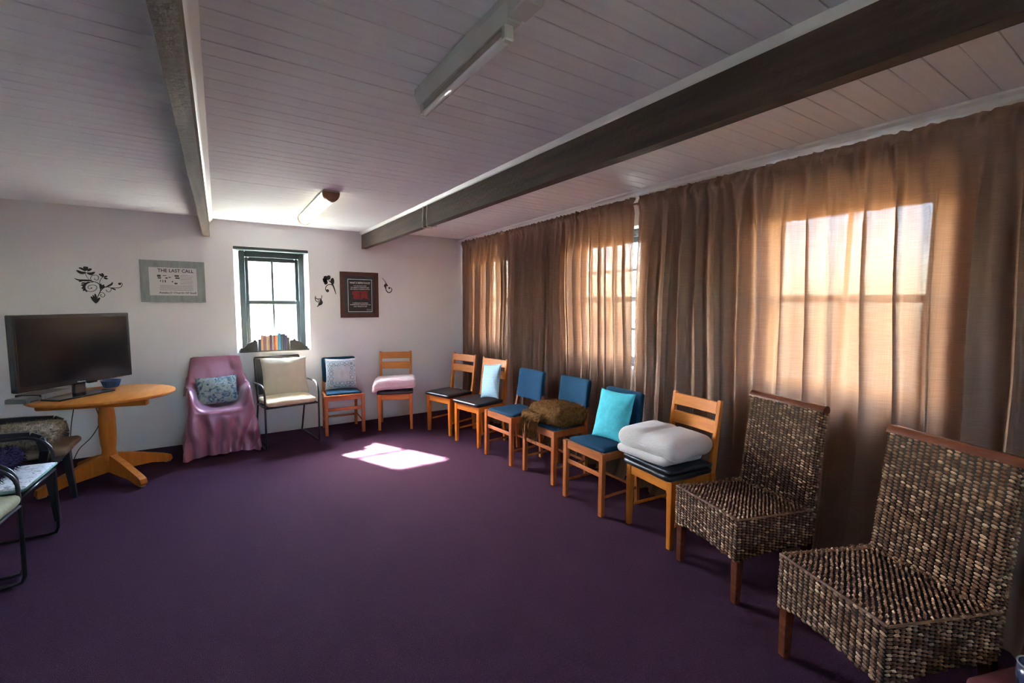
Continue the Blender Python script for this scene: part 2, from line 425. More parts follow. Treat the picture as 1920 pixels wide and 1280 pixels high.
from mathutils.bvhtree import BVHTree
def family(o):
    out = [o]; 
    for c in o.children: out += family(c)
    return out
def tree(objs, off=Vector((0, 0, 0))):
    vs = []; ps = []
    for o in objs:
        if o.type != 'MESH': continue
        b = len(vs); mw = o.matrix_world
        vs += [mw @ v.co+off for v in o.data.vertices]; ps += [tuple(b+i for i in p.vertices) for p in o.data.polygons]
    return BVHTree.FromPolygons(vs, ps)
def settle(o, supports, d=(0, 0, 1), step=.002, n=22):
    """lift a soft thing off what carries it until the two no longer cut into each other"""
    bpy.context.view_layer.update()
    T = tree([x for s_ in supports for x in family(s_)]); d = Vector(d).normalized()
    own = [x for x in family(o) if x.get('kind') != 'stuff']
    tries = [(0, k) for k in range(0, 42, 2)] if d.z > .9 else sorted(((f_, u_) for f_ in range(0, 71, 5) for u_ in range(0, 46, 4)), key=lambda t_: t_[0]+1.5*t_[1])
    for f_, u_ in tries:
        off = d*(.001*f_)+Vector((0, 0, .001*u_))
        if not tree(own, off).overlap(T):
            o.location = Vector(o.location)+off; break
    bpy.context.view_layer.update()
    return o

def fuzz(base, count, length, wid, seed, m, name, parent, down=.0, minz=None):
    """short hair tufts over the faces of a mesh object (local space)"""
    rnd = random.Random(seed); me = base.data; ar = [p.area for p in me.polygons]; tot = sum(ar); mb = MB(); acc = 0
    polys = rnd.choices(list(me.polygons), weights=ar, k=count)
    for p in polys:
        vs = [me.vertices[i].co for i in p.vertices]; a, b = rnd.random(), rnd.random()
        if len(vs) == 4: c = (vs[0]*(1-a)+vs[1]*a)*(1-b)+(vs[3]*(1-a)+vs[2]*a)*b
        else: c = (vs[0]+vs[1]+vs[2])/3
        nr = p.normal
        dr = (nr*.75+Vector((rnd.uniform(-1, 1), rnd.uniform(-1, 1), rnd.uniform(-1, .6)-down))*.7).normalized()
        t = dr.cross(Vector((rnd.uniform(-1, 1), rnd.uniform(-1, 1), rnd.uniform(-1, 1)))).normalized()*wid
        L = length*rnd.uniform(.6, 1.3); c0 = c-nr*.003
        e = c0+dr*L+Vector((0, 0, -L*.25)); mid = c0+dr*L*.5
        mb.add([c0-t, c0+t, mid+t*.8, e, mid-t*.8], [(0, 1, 2, 4), (4, 2, 3)])
    o = mb.build(name, m, parent); stuff(o); return o
# ------------------------------------------------------------------ the room
XL, XR, YF, YB, ZC = -2.05, 2.93, -1.35, 5.7, 2.325
ZR = 2.40          # the boards on the curtain side of the dark beam sit higher
struct(MB().box(((XL+XR)/2, (YF+YB)/2, -.03), (XR-XL+.6, YB-YF+.6, .06), 0).build('floor', M_carpet))
# back wall with a splayed window recess
WX0, WX1, WZ0, WZ1 = .150, .888, .927, 2.074       # opening on the room face
FX0, FX1 = .205, .853; YW = 5.835; YO = 5.95        # splayed in to the frame, then straight to the outer face
mb = MB()
zt = 2.62
def hole(mb, y, x0, x1, z0, z1, flip):
    A = [(XL-.2, y, -.05), (XR+.25, y, -.05), (XR+.25, y, zt), (XL-.2, y, zt)]; B = [(x0, y, z0), (x1, y, z0), (x1, y, z1), (x0, y, z1)]
    mb.add(A+B, [(i, (i+1) % 4, 4+(i+1) % 4, 4+i) for i in range(4)])
def ring(mb, a, b): mb.add(a+b, [(i, (i+1) % 4, 4+(i+1) % 4, 4+i) for i in range(4)])
def rect(y, x0, x1, z0, z1): return [(x0, y, z0), (x1, y, z0), (x1, y, z1), (x0, y, z1)]
hole(mb, YB, WX0, WX1, WZ0, WZ1, 0); hole(mb, YO, FX0, FX1, WZ0, WZ1, 1)
ring(mb, rect(YB, WX0, WX1, WZ0, WZ1), rect(YW, FX0, FX1, WZ0, WZ1)); ring(mb, rect(YW, FX0, FX1, WZ0, WZ1), rect(YO, FX0, FX1, WZ0, WZ1))
ring(mb, rect(YB, XL-.2, XR+.25, -.05, zt), rect(YO, XL-.2, XR+.25, -.05, zt))
struct(mb.build('wall_back', M_wall))
# window wall behind the curtains: three openings
WIN = [(.72, 1.62), (2.585, 3.50), (4.62, 5.50)]; RZ0, RZ1 = .95, 2.14
mb = MB(); ys = [YF-.2]+[v for w in WIN for v in w]+[YB]
TW = .24
for i in range(0, len(ys), 2):
    mb.box((XR+TW/2, (ys[i]+ys[i+1])/2, zt/2), (TW, ys[i+1]-ys[i], zt), 0)
for a, b in WIN:
    mb.box((XR+TW/2, (a+b)/2, RZ0/2), (TW, b-a, RZ0), 0); mb.box((XR+TW/2, (a+b)/2, (RZ1+zt)/2), (TW, b-a, zt-RZ1), 0)
struct(mb.build('wall_right', M_wall))
struct(MB().box((XL-.1, (YF+YB)/2, zt/2), (.2, YB-YF+.4, zt), 0).build('wall_left', M_wall))
FW0, FW1, FZ0, FZ1 = .20, .76, 1.50, 2.02  # opening for the added fill window behind the viewer
m = MB()
m.box(((XL-.2+FW0)/2, YF-.1, zt/2), (FW0-XL+.2, .2, zt), 0); m.box(((FW1+XR+.2)/2, YF-.1, zt/2), (XR+.2-FW1, .2, zt), 0)
m.box(((FW0+FW1)/2, YF-.1, FZ0/2), (FW1-FW0, .2, FZ0), 0); m.box(((FW0+FW1)/2, YF-.1, (FZ1+zt)/2), (FW1-FW0, .2, zt-FZ1), 0)
struct(m.build('wall_front', M_wall))

# ceiling: one backing slab, tongue and groove boards as its pieces
ceil = struct(MB().box(((XL+XR)/2, (YF+YB)/2, 2.53), (XR-XL+.5, YB-YF+.5, .12), 0).build('ceiling', M_ceil))
PW = .0973
def plank_mesh(L):
    mb = MB(); g = .0022; c = .0022; t = .012; w = PW/2
    prof = [(-w+g/2, t), (-w+g/2, c), (-w+g/2+c, 0), (w-g/2-c, 0), (w-g/2, c), (w-g/2, t)]
    mb.prism(prof, -L/2, L/2, axis=0)
    me = mb.mesh('plank'); me.materials.append(M_ceil); return me
secs = [(XL, -.096, ZC+.012, ZC+.012), (-.045, 1.49, ZC, ZC), (1.555, XR, ZR-.055, ZR)]
rnd = random.Random(3)
for x0, x1, za, zb in secs:
    me = plank_mesh(x1-x0)
    k0 = math.ceil((YF-.741)/PW); k1 = math.floor((YB-.741)/PW)
    for k in range(k0, k1+1):
        y = .741+PW*(k-.5)
        if y > YB-.01: continue
        # curtain side dips towards the far wall
        z = zb if za == zb else zb+(za-zb)*max(0, min(1, (y-2.2)/3.5))
        o = bpy.data.objects.new('plank', me); C.objects.link(o); o.parent = ceil
        o.location = ((x0+x1)/2, y, z+rnd.uniform(0, .0012)); o.rotation_euler = (rnd.uniform(-.004, .004), 0, 0)
# backing in ceiling paint right above the boards (closes the grooves)
for x0, x1, za, zb in secs:
    z = max(za, zb)+.0125
    bo = MB().box(((x0+x1)/2, (YF+YB)/2, z+.02), (x1-x0, YB-YF, .02), 0).build('backing_board', M_ceil, ceil)

# rough timber beams
def beam(name, x0, x1, z0, z1, m, seed):
    mb = MB(); n = 60; rings = []
    vs = []; pr = [(x0, z0), (x1, z0), (x1, z1), (x0, z1)]
    for i in range(n+1):
        y = YF+(YB+.04-YF)*i/n
        for j, (x, z) in enumerate(pr):
            vs.append((x+.004*nz(y*1.7+seed, j*3.1), y, z+(.005*nz(y*1.3, j*2.7+seed) if z == z0 else 0)))
    fs = [(i*4+k, i*4+(k+1) % 4, (i+1)*4+(k+1) % 4, (i+1)*4+k) for i in range(n) for k in range(4)]+[(3, 2, 1, 0), tuple(n*4+k for k in range(4))]
    mb.add(vs, fs)
    return struct(mb.build(name, m))
b = beam('ceiling_beam', 1.495, 1.552, 2.138, 2.42, M_beam, 1)
b['label'] = 'dark rough timber ceiling beam nearer the curtains'
b2 = beam('ceiling_beam', -.108, -.050, 2.155, 2.36, M_beam2, 5)
b2['label'] = 'grey brown rough timber ceiling beam above the television side'
# white quarter-round trims where boards meet beam or wall
def cove(x, z, w, y0, y1, sx, name):
    poly = [(x, z), (x+sx*w, z)]
    for i in range(1, 6):
        a = PI/2*i/6; poly.append((x+sx*w*(1-math.sin(a)*.75)*.98, z-w*.9*math.sin(a)))
    poly.append((x, z-w))
    struct(smooth_by_angle(MB().prism(poly, y0, y1, axis=1).build(name, M_trim)))
cove(1.494, ZC+.002, .026, YF, YB, -1, 'trim_1')
cove(-.049, ZC+.002, .036, YF, YB, 1, 'trim_2')
mb = MB()
for i in range(24):
    y0 = YF+(YB-YF)*i/24; y1 = YF+(YB-YF)*(i+1)/24
    zf = lambda y: ZR-.055*max(0, min(1, (y-2.2)/3.5))
    P = [(XR, .002), (XR-.125, .002), (XR-.125, -.012), (XR-.10, -.02), (XR-.085, -.035), (XR-.04, -.045), (XR, -.05)]
    n = len(P)
    mb.add([(x, y0, zf(y0)+z) for x, z in P]+[(x, y1, zf(y1)+z) for x, z in P], [(k, (k+1) % n, n+(k+1) % n, n+k) for k in range(n)])
struct(mb.build('trim_3', M_trim))

# sash windows
def sash_window(name, width, z0, z1, M, rows, cols, label, frame=.055, head=0):
    """local: x across, y outwards, z up"""
    root = bpy.data.objects.new(name, None); C.objects.link(root); root.matrix_world = M; struct(root); root['label'] = label
    h = z1-z0; d = .06; w = width
    mb = MB()
    mb.box((-w/2+frame/2, 0, z0+h/2), (frame, d, h)); mb.box((w/2-frame/2, 0, z0+h/2), (frame, d, h))
    mb.box((0, 0, z1-frame*.6), (w-2*frame, d, frame*1.2)); mb.box((0, 0, z0+.02), (w-2*frame, d, .04))
    mb.build('window_frame', M_frame, root)
    zi0, zi1 = z0+.04, z1-frame*1.2; mid = (zi0+zi1)/2+.005
    iw = w-2*frame
    for s, (a, b_, y) in enumerate(((zi0, mid+.022, -.012), (mid-.022, zi1, .018))):
        st = .034
        sm = MB()
        sm.box((-iw/2+st/2, y, (a+b_)/2), (st, .028, b_-a)); sm.box((iw/2-st/2, y, (a+b_)/2), (st, .028, b_-a))
        sm.box((0, y, a+.022), (iw-2*st, .028, .044)); sm.box((0, y, b_-.022), (iw-2*st, .028, .044))
        so = sm.build('sash', M_frame, root)
        gx0, gx1, gz0, gz1 = -iw/2+st, iw/2-st, a+.044, b_-.044
        mm = MB(); mt = .022
        for c in range(1, cols): x = gx0+(gx1-gx0)*c/cols; mm.box((x, y, (gz0+gz1)/2), (mt, .02, gz1-gz0), .002)
        for r_ in range(1, rows): z = gz0+(gz1-gz0)*r_/rows; mm.box(((gx0+gx1)/2, y, z), (gx1-gx0, .02, mt), .002)
        mm.build('muntin', M_frame, so)
        for c in range(cols):
            for r_ in range(rows):
                x = gx0+(gx1-gx0)*(c+.5)/cols; z = gz0+(gz1-gz0)*(r_+.5)/rows
                MB().box((x, y, z), ((gx1-gx0)/cols-.002, .004, (gz1-gz0)/rows-.002), 0).build('pane', M_glass, so)
    return root
w1 = sash_window('window_1', FX1-FX0, WZ0, WZ1-.03, Matrix.Translation(((FX0+FX1)/2, YW+.03, 0)), 1, 2, 'dark green sash window with four panes in the back wall')
MB().box(((WX0+WX1)/2, YB+.068, WZ1-.016), (WX1-WX0-.004, .15, .032)).build('head_board', M_frame, w1).matrix_parent_inverse = w1.matrix_world.inverted()
for i, (a, b_) in enumerate(WIN):
    Mx = Matrix.Translation((XR+.14, (a+b_)/2, 0)) @ Matrix.Rotation(-PI/2, 4, 'Z')
    sash_window('window_%d' % (i+2), b_-a, RZ0, RZ1, Mx, 1 if i == 0 else 2, 2, ['dark framed window behind the curtain nearest the wicker chairs', 'dark framed window glimpsed through the curtain gap', 'dark framed window behind the far end of the curtains'][i])
sash_window('window_5', FW1-FW0, FZ0, FZ1, Matrix.Translation(((FW0+FW1)/2, YF-.12, 0)) @ Matrix.Rotation(PI, 4, 'Z'), 1, 2, 'small dark framed window added behind the viewer for fill light')  # unseen window, added to brighten the back wall
# land outside
g = MB(); n = 40
g.grid(lambda i, j: (-40+80*i/(n-1), -30+80*j/(n-1), -.35+.05*nz(i*.9, j*.9)), n, n)
struct(g.build('ground', M_ground, smooth=True))

# ------------------------------------------------------------------ curtains
def curtain(y0, y1, freq, seed, label, drift0=0, drift1=0, x0=2.852):
    L = y1-y0; nu = int(L/.0055); nv = 64
    zs = [2.352-.022*(j/5) if j < 5 else (2.33-.06*((j-5)/7) if j < 12 else 2.27-(2.27-.012)*((j-12)/(nv-13))**1.0) for j in range(nv)]
    def P(i, j):
        u = i/(nu-1); z = zs[j]; y = y0+L*u
        y += (drift0*(1-u)+drift1*u)*max(0, 2.3-z)/2.3
        k = min(1, max(0, (2.27-z)/.35)); low = min(1, max(0, (1.2-z)/1.2))
        yy = y+.055*nz(y*1.7+seed, z*.55)+.02*nz(y*4+seed, z*.9, 3)
        ph = yy*freq*2*PI
        fl = (math.sin(ph+1.1*math.sin(ph*.37+seed))*(.8+.5*nz(y*2.3+seed, z*.4))+.32*math.sin(2.31*ph+seed))*.95
        am = (.022+.024*k)*(.8+.5*abs(nz(y*1.1+seed, z*.3, 7)))*(1-.15*low)
        ed = min(1, max(0, min(y-y0, y1-y)/.09)); am *= .25+.75*ed*ed*(3-2*ed)
        body = am*math.copysign(abs(fl)**.75, fl)
        hd_ = 1 if z > 2.26 else 0
        g_ = .006*math.sin(yy*freq*4.3*PI+seed+3*nz(y*9, z*8))+.010*nz(y*60, z*14+seed)+.010*nz(y*26, z*12)*(1+.8*hd_)
        hd = 1-min(1, max(0, (2.29-z)/.09))
        pocket = 0
        if z > 2.262: pocket = -.020*math.sin(min(1, (z-2.262)/.075)*PI)
        elif z > 2.235: pocket = .006*math.sin((z-2.235)/.027*PI)
        x = x0-(body*(1-hd*.75)+g_*(.2+1.0*hd))+pocket+.010*low*nz(y*3, z*2)
        x += .012*nz(y*2.5, z*1.6, seed)*k
        zz = z
        if z > 2.33: zz = z+.006*nz(y*40, seed)
        if z < .12:
            q = (.12-z)/.12; x -= q*(.05+.05*nz(y*6+seed, 2)); zz = max(.006, z+.02*q*nz(y*8, seed))
        y2 = y+.55*am*math.cos(ph)*k
        return (min(x, XR-.012), y2, zz)
    o = MB().grid(P, nu, nv).build('curtain', M_curtain, smooth=True)
    return tag(o, label, 'curtain', 'brown slub curtains on the long rod')
curtain(2.590, 5.665, 9.8, 1.3, 'brown curtain hanging from the back wall to the bright slit between curtains', drift0=-.025)
curtain(-1.25, 2.540, 7.2, 4.1, 'long brown curtain with a bright window glowing through, behind the wicker chairs', drift1=.025)
rod = thing('curtain_rod', 'wooden curtain rod with ball end, threaded through the brown curtains', 'curtain rod', (2.872, 5.69, 2.302))
MB().tube([(0, -.02, 0), (0, -6.95, 0)], .009, 10).build('pole', M_rod, rod, True)
MB().lathe([(.002, -.022), (.014, -.018), (.02, -.006), (.02, .006), (.014, .016), (.01, .02)], n=14, M=Matrix.Rotation(PI/2, 4, 'X')).build('finial', M_rod, rod, True).location = (0, -.026, 0)
for y in (-.06, -3.1, -6.2): MB().box((.034, y, 0), (.056, .02, .02)).build('bracket', M_rod, rod)
# ------------------------------------------------------------------ pine chairs with two slats
def tapered(mb, x, y, z0, z1, w0, w1, dx=0, dy=0):
    mb.bar((x+dx, y+dy, z0), (x, y, z1), w0, w0, .003, w1, w1); return mb
def slat_chair(label, loc, rz):
    t = thing('slat_back_chair', label, 'chair', loc, rz, 'pine chairs with two back slats')
    W = .199; H = .425
    for s in (-1, 1):
        m = MB(); m.bar((s*(W-.018), .022, 0), (s*(W-.020), .022, .30), .030, .034, .003, .040, .040); m.bar((s*(W-.020), .022, .30), (s*(W-.020), .022, H), .040, .040)
        m.build('leg', M_pine, t)
        m = MB(); m.bar((s*(W-.022), .405, 0), (s*(W-.02), .372, .42), .030, .036, .003, .034, .044)
        m.build('leg', M_pine, t)
        m = MB(); m.bar((s*(W-.020), .372, .42), (s*(W-.017), .425, .885), .030, .044, .003, .026, .026); m.build('back_post', M_pine, t)
        MB().bar((s*(W-.022), .06, .135), (s*(W-.022), .37, .135), .012, .02).build('stretcher', M_pine, t)
    m = MB(); m.box((0, .018, H-.034), (2*W-.078, .022, .068)); m.build('front_rail', M_pineh, t)
    for s in (-1, 1): MB().box((s*(W-.018), .195, H-.03), (.02, .31, .056)).build('side_rail', M_pine, t)
    MB().box((0, .37, H-.03), (2*W-.08, .02, .056)).build('back_rail', M_pineh, t)
    tilt = math.atan2(.053, .465)
    for z, hh in ((.835, .078), (.712, .082)):
        y = .372+.053*(z-.42)/.465-.006
        m = MB(); n = 9
        vs = []; 
        for i in range(n):
            x = -(W-.03)+2*(W-.03)*i/(n-1); b = .010*(1-(x/(W-.03))**2)
            for yy, zz in ((-.008+b, -hh/2+.003), (-.006+b, -hh/2), (.010+b, -hh/2), (.010+b, hh/2), (-.006+b, hh/2), (-.008+b, hh/2-.003)):
                vs.append((x, y+yy+zz*math.tan(tilt), z+zz))
        fs = [(i*6+k, i*6+(k+1) % 6, (i+1)*6+(k+1) % 6, (i+1)*6+k) for i in range(n-1) for k in range(6)]+[(5, 4, 3, 2, 1, 0), tuple((n-1)*6+k for k in range(6))]
        m.add(vs, fs); m.build('back_slat', M_pineh, t)
    o = weld(soft_box(2*W+.012, .385, .042, 16, .95, .0015, 9, 2, .12).build('seat_pad', M_vinyl, t)); o.location = (0, .165, H+.001)
    return t
P_c1 = (2.055, 4.707, R(-73)); P_c2 = (2.135, 4.166, R(-77.3)); P_c6 = (2.261, 1.878, R(-95.5)); P_b3 = (1.684, 5.085, R(-20))
sc0 = slat_chair('pine slat-back chair in the far corner with nothing on its black seat', (P_c1[0], P_c1[1], 0), P_c1[2])
dup(sc0, (P_c2[0], P_c2[1], 0), P_c2[2], 'pine slat-back chair with a light blue zigzag cushion leaning on it')
dup(sc0, (P_c6[0], P_c6[1], 0), P_c6[2], 'pine slat-back chair beside the wicker chair, carrying a folded white quilt')
dup(sc0, (P_b3[0], P_b3[1], 0), P_b3[2], 'pine slat-back chair against the back wall under a cream folded blanket')

# ------------------------------------------------------------------ blue upholstered chairs
def blue_chair(label, loc, rz):
    t = thing('upholstered_chair', label, 'chair', loc, rz, 'blue upholstered wooden chairs')
    W = .217; H = .449
    for s in (-1, 1):
        MB().bar((s*(W-.019), .02, 0), (s*(W-.019), .02, H), .036, .036, .003, .038, .038).build('leg', M_meranti, t)
        MB().bar((s*(W-.035), .40, 0), (s*(W-.035), .375, H), .030, .034).build('leg', M_meranti, t)
        MB().bar((s*(W-.036), .375, H), (s*(W-.040), .412, .60), .028, .034).build('back_post', M_meranti, t)
        MB().box((s*(W-.022), .20, .13), (.010, .34, .022)).build('stretcher', M_meranti, t)
    MB().box((0, .02, H-.03), (2*W-.076, .024, .06)).build('front_rail', M_merantih, t)
    for s in (-1, 1): MB().box((s*(W-.021), .20, H-.03), (.022, .33, .056)).build('side_rail', M_meranti, t)
    MB().box((0, .37, H-.03), (2*W-.10, .02, .056)).build('back_rail', M_merantih, t)
    MB().box((0, .02, .29), (2*W-.076, .012, .034)).build('stretcher', M_merantih, t)
    MB().box((0, .385, .13), (2*W-.10, .012, .022)).build('stretcher', M_merantih, t)
    def taper(v): v.x *= 1-.22*max(0, v.y+.18)/.36; return v
    o = weld(soft_box(2*W-.045, .36, .034, 16, .9, .001, 9, 1, .25, taper).build('seat', M_blue, t)); o.location = (0, .215, H-.012)
    def curve(v): v.y += .018*(1-(v.x/.19)**2); return v
    o = weld(soft_box(.378, .052, .295, 16, .16, .001, 9, 3, 0, curve).build('backrest', M_blue, t)); o.location = (0, .395, .542); o.rotation_euler = (R(-7), 0, 0)
    return t
P_c3 = (2.172, 3.595, R(-85.2)); P_c4 = (2.24, 3.043, R(-88.3)); P_c5 = (2.193, 2.43, R(-90.7)); P_b2 = (1.15, 5.21, R(-4))
bc0 = blue_chair('blue upholstered chair by the curtain with nothing on its seat', (P_c3[0], P_c3[1], 0), P_c3[2])
dup(bc0, (P_c4[0], P_c4[1], 0), P_c4[2], 'blue upholstered chair with a shaggy brown throw over its seat')
dup(bc0, (P_c5[0], P_c5[1], 0), P_c5[2], 'blue upholstered chair with a plain turquoise cushion propped on it')
dup(bc0, (P_b2[0], P_b2[1], 0), P_b2[2], 'blue upholstered chair against the back wall with a pale scroll-print cushion')

# ------------------------------------------------------------------ wicker chairs
def bits(mb, O, U, V, nu, nv, tilt=0, L=.98, T=.86, seed=0, keep=None, h=.0055):
    """one strand hump per cell on the parallelogram O,U,V; every other column shifts by half a row"""
    rnd = random.Random(seed); O = Vector(O); U = Vector(U); V = Vector(V); N = U.cross(V).normalized()
    cu = U.length/nu; cv = V.length/nv; u = U.normalized(); v = V.normalized()
    for i in range(nu):
        wob = rnd.uniform(-.12, .12)
        for j in range(nv):
            a = (i+.5)/nu; b = (j+.5+(.5 if i % 2 else 0)-.25+wob)/nv
            if b < .005 or b > .995: continue
            c = O+U*a+V*b+u*rnd.uniform(-.06, .06)*cu
            if keep and not keep(c): continue
            an = tilt+rnd.uniform(-.13, .13); e = u*math.cos(an)+v*math.sin(an); s = N.cross(e)
            hl = cu*L/2*rnd.uniform(.88, 1.12); hw = cv*T/2*rnd.uniform(.8, 1.1); hh = h*rnd.uniform(.8, 1.4)
            vs = [c-e*hl-N*.002]
            for t in (-.45, .45): vs += [c+e*hl*t+N*hh, c+e*hl*t+s*hw+N*.001, c+e*hl*t-N*.003, c+e*hl*t-s*hw+N*.001]
            vs.append(c+e*hl-N*.002)
            fs = [(0, 2, 1), (0, 3, 2), (0, 4, 3), (0, 1, 4), (1, 2, 6, 5), (2, 3, 7, 6), (3, 4, 8, 7), (4, 1, 5, 8), (9, 5, 6), (9, 6, 7), (9, 7, 8), (9, 8, 5)]
            mb.add(vs, fs)
def wicker_chair(label, loc, rz):
    t = thing('wicker_chair', label, 'chair', loc, rz, 'woven seagrass chairs')
    w = .222; zs, zb = .452, .425; D = .52
    for s in (-1, 1):
        MB().bar((s*(w-.022), .03, 0), (s*(w-.022), .03, .23), .034, .034, .003, .042, .042).build('leg', M_mahog, t)
        MB().bar((s*(w-.025), D+.03, 0), (s*(w-.025), D-.01, .23), .034, .034, .003, .042, .042).build('leg', M_mahog, t)
    # cores
    m = MB()
    m.prism([(.006, .235), (.006, zs-.012), (D, zb-.012), (D+.02, .215), (.3, .235)], -w+.008, w-.008, axis=0)
    m.build('seat_core', M_core, t)
    yb0, yb1, zt_ = .475, .535, .95
    m = MB(); m.prism([(yb0+.006, zb-.03), (yb1-.0, zt_), (yb1+.04, zt_), (D+.018, zb-.02)], -w+.012, w-.012, axis=0); m.build('back_core', M_core, t)
    lo = lambda c: c.z > .215+.030*(1-(c.x/w)**2)
    m = MB()
    bits(m, (-w, -.004, .205), (2*w, 0, 0), (0, 0, zs-.21), 18, 17, R(-16), seed=1, keep=lo)            # apron
    bits(m, (-w, D+.022, zb), (0, -D-.022, zs-zb), (2*w, 0, 0), 40, 19, R(52), L=1.25, T=.42, seed=2)              # seat top, ropes running back
    for s in (1, -1):
        bits(m, (s*w, 0 if s > 0 else D, .215), (0, D*s, 0), (0, 0, .225), 20, 16, R(-10), seed=3+s, keep=lambda c: c.z > .225+.02*math.sin(c.y/D*PI))
    m.tube([(-w, 0, zs-.007), (w, 0, zs-.007)], .006, 6)
    for s in (-1, 1): m.tube([(s*w, .0, zs-.007), (s*w, D, zb-.007)], .005, 6)
    o = m.build('seat', M_strand, t); stuff(o)
    m = MB()
    bits(m, (-w+.004, yb0, zb-.01), (2*w-.008, 0, 0), (0, yb1-yb0, zt_-zb+.01), 18, 38, R(-10), seed=7)
    bits(m, (w-.004, D+.026, zb-.2), (-2*w+.008, 0, 0), (0, yb1+.045-D-.026, zt_-zb+.2), 18, 52, R(-10), seed=8)
    for s in (1, -1):
        a = (s*(w-.004), yb0 if s > 0 else D+.02, zb); U = (0, (D+.02-yb0)*s, 0)
        bits(m, a, U, (0, yb1-yb0-.005, zt_-zb), 3, 38, R(-8), seed=11+s)
    o = m.build('backrest', M_strand, t); stuff(o)
    prof = [(-.024, -.012), (-.020, .006), (-.006, .018), (.010, .020), (.024, .012), (.030, -.004), (.026, -.018), (.016, -.024), (.0, -.018), (-.014, -.02)]
    m = MB(); m.prism([(yb1+.018+a, zt_+.006+b) for a, b in prof], -w-.008, w+.008, axis=0)
    o = m.build('top_rail', M_mahog, t); smooth_by_angle(o, 50); o.data.shade_smooth(); smooth_by_angle(o, 50)
    return t
P_w1 = (2.146, 1.395, R(-103)); P_w2 = (1.884, .705, R(-110))
wc0 = wicker_chair('woven seagrass chair between the quilt chair and the nearest wicker chair', (P_w1[0], P_w1[1], 0), P_w1[2])
dup(wc0, (P_w2[0], P_w2[1], 0), P_w2[2], 'nearest and largest woven seagrass chair with dark wooden top rail')

# ------------------------------------------------------------------ steel tube armchairs
def tube_chair(label, loc, rz):
    t = thing('tube_armchair', label, 'chair', loc, rz, 'dark steel tube armchairs')
    W = .255; r = .0095
    def arc(pts): return pts
    for s in (-1, 1):
        # front leg up into the bent arm and down the back
        pts = [(s*W, .56, .012), (s*W, .30, .012), (s*W, .05, .012), (s*W, .015, .02), (s*W, .003, .05), (s*W, .0, .30), (s*W, .0, .52)]
        for k in range(1, 9):
            a = PI/2*k/8; pts.append((s*W, .13-.13*math.cos(a), .52+.125*math.sin(a)))
        pts += [(s*W, .28, .642), (s*W, .46, .632)]
        MB().tube(pts, r, 8).build('arm_frame', M_steel, t, True)
        MB().tube([(s*(W-.02), .56, .012), (s*(W-.02), .535, .05), (s*(W-.02), .40, .43), (s*(W-.02), .45, .60), (s*(W-.03), .545, .86), (s*(W-.035), .552, .885)], r, 8).build('back_leg', M_steel, t, True)
        MB().tube([(s*(W-.012), .0, .43), (s*(W-.012), .41, .41)], r*.9, 8).build('seat_rail', M_steel, t, True)
    MB().tube([(-W, .0, .43), (W, .0, .43)], r*.9, 8).build('front_rail', M_steel, t, True)
    MB().tube([(-W+.033, .553, .885), (W-.033, .553, .885)], r, 8).build('top_rail', M_steel, t, True)
    MB().grid(lambda i, j: (-W+.02+(2*W-.04)*i/8, .01+.40*j/8, .433-.02*j/8-.012*math.sin(PI*j/8)*math.sin(PI*i/8)), 9, 9).build('seat_sling', M_sling, t, True)
    MB().grid(lambda i, j: (-W+.035+(2*W-.07)*i/8, .43+.115*j/8+.01*math.sin(PI*i/8), .50+.37*j/8), 9, 9).build('back_sling', M_sling, t, True)
    return t
P_a1 = (.597, 5.035, R(8)); P_a2 = (-.925, 3.635, R(87)); P_a3 = (-.925, 3.02, R(86))
tc0 = tube_chair('dark steel tube armchair under the window with cream cushions', (P_a1[0], P_a1[1], 0), P_a1[2])
dup(tc0, (P_a2[0], P_a2[1], 0), P_a2[2], 'dark steel tube armchair holding a white printed seat cushion, before the plastic chair')
dup(tc0, (P_a3[0], P_a3[1], 0), P_a3[2], 'dark steel tube armchair cut by the picture edge, with an olive cushion')

# ------------------------------------------------------------------ dark plastic armchair beside the table
P_p = (-.975, 4.365, R(90))
t = thing('plastic_armchair', 'dark plastic armchair beside the oval table, stacked with cushions', 'chair', (P_p[0], P_p[1], 0), P_p[2])
for s in (-1, 1):
    MB().bar((s*.215, .0, 0), (s*.20, .03, .42), .034, .03, .004, .07, .05).build('leg', M_plastic, t)
    MB().bar((s*.205, .50, 0), (s*.20, .44, .42), .034, .03, .004, .06, .05).build('leg', M_plastic, t)
    m = MB(); pts = [(s*.225, .05, .40), (s*.245, .03, .50), (s*.25, .045, .585), (s*.25, .09, .612), (s*.25, .25, .622), (s*.24, .45, .63)]
    for p, q in zip(pts, pts[1:]): m.bar(p, q, .045, .022, .003, up=(1, 0, 0))
    m.build('armrest', M_plastic, t)
m = MB(); m.grid(lambda i, j: (-.22+.44*i/8, .0+.45*j/8, .425-.015*math.sin(PI*i/8)*math.sin(PI*j/8)-.01*j/8), 9, 9)
m.box((0, .0, .40), (.44, .02, .05)); m.box((-.215, .22, .40), (.02, .44, .05)); m.box((.215, .22, .40), (.02, .44, .05))
m.build('seat', M_plastic, t)
for k in range(5): MB().bar((-.16+.08*k, .445, .42), (-.17+.085*k, .53, .78), .05, .014, .003).build('back_slat', M_plastic, t)
MB().bar((-.235, .53, .79), (.235, .53, .79), .05, .022).build('top_rail', M_plastic, t)

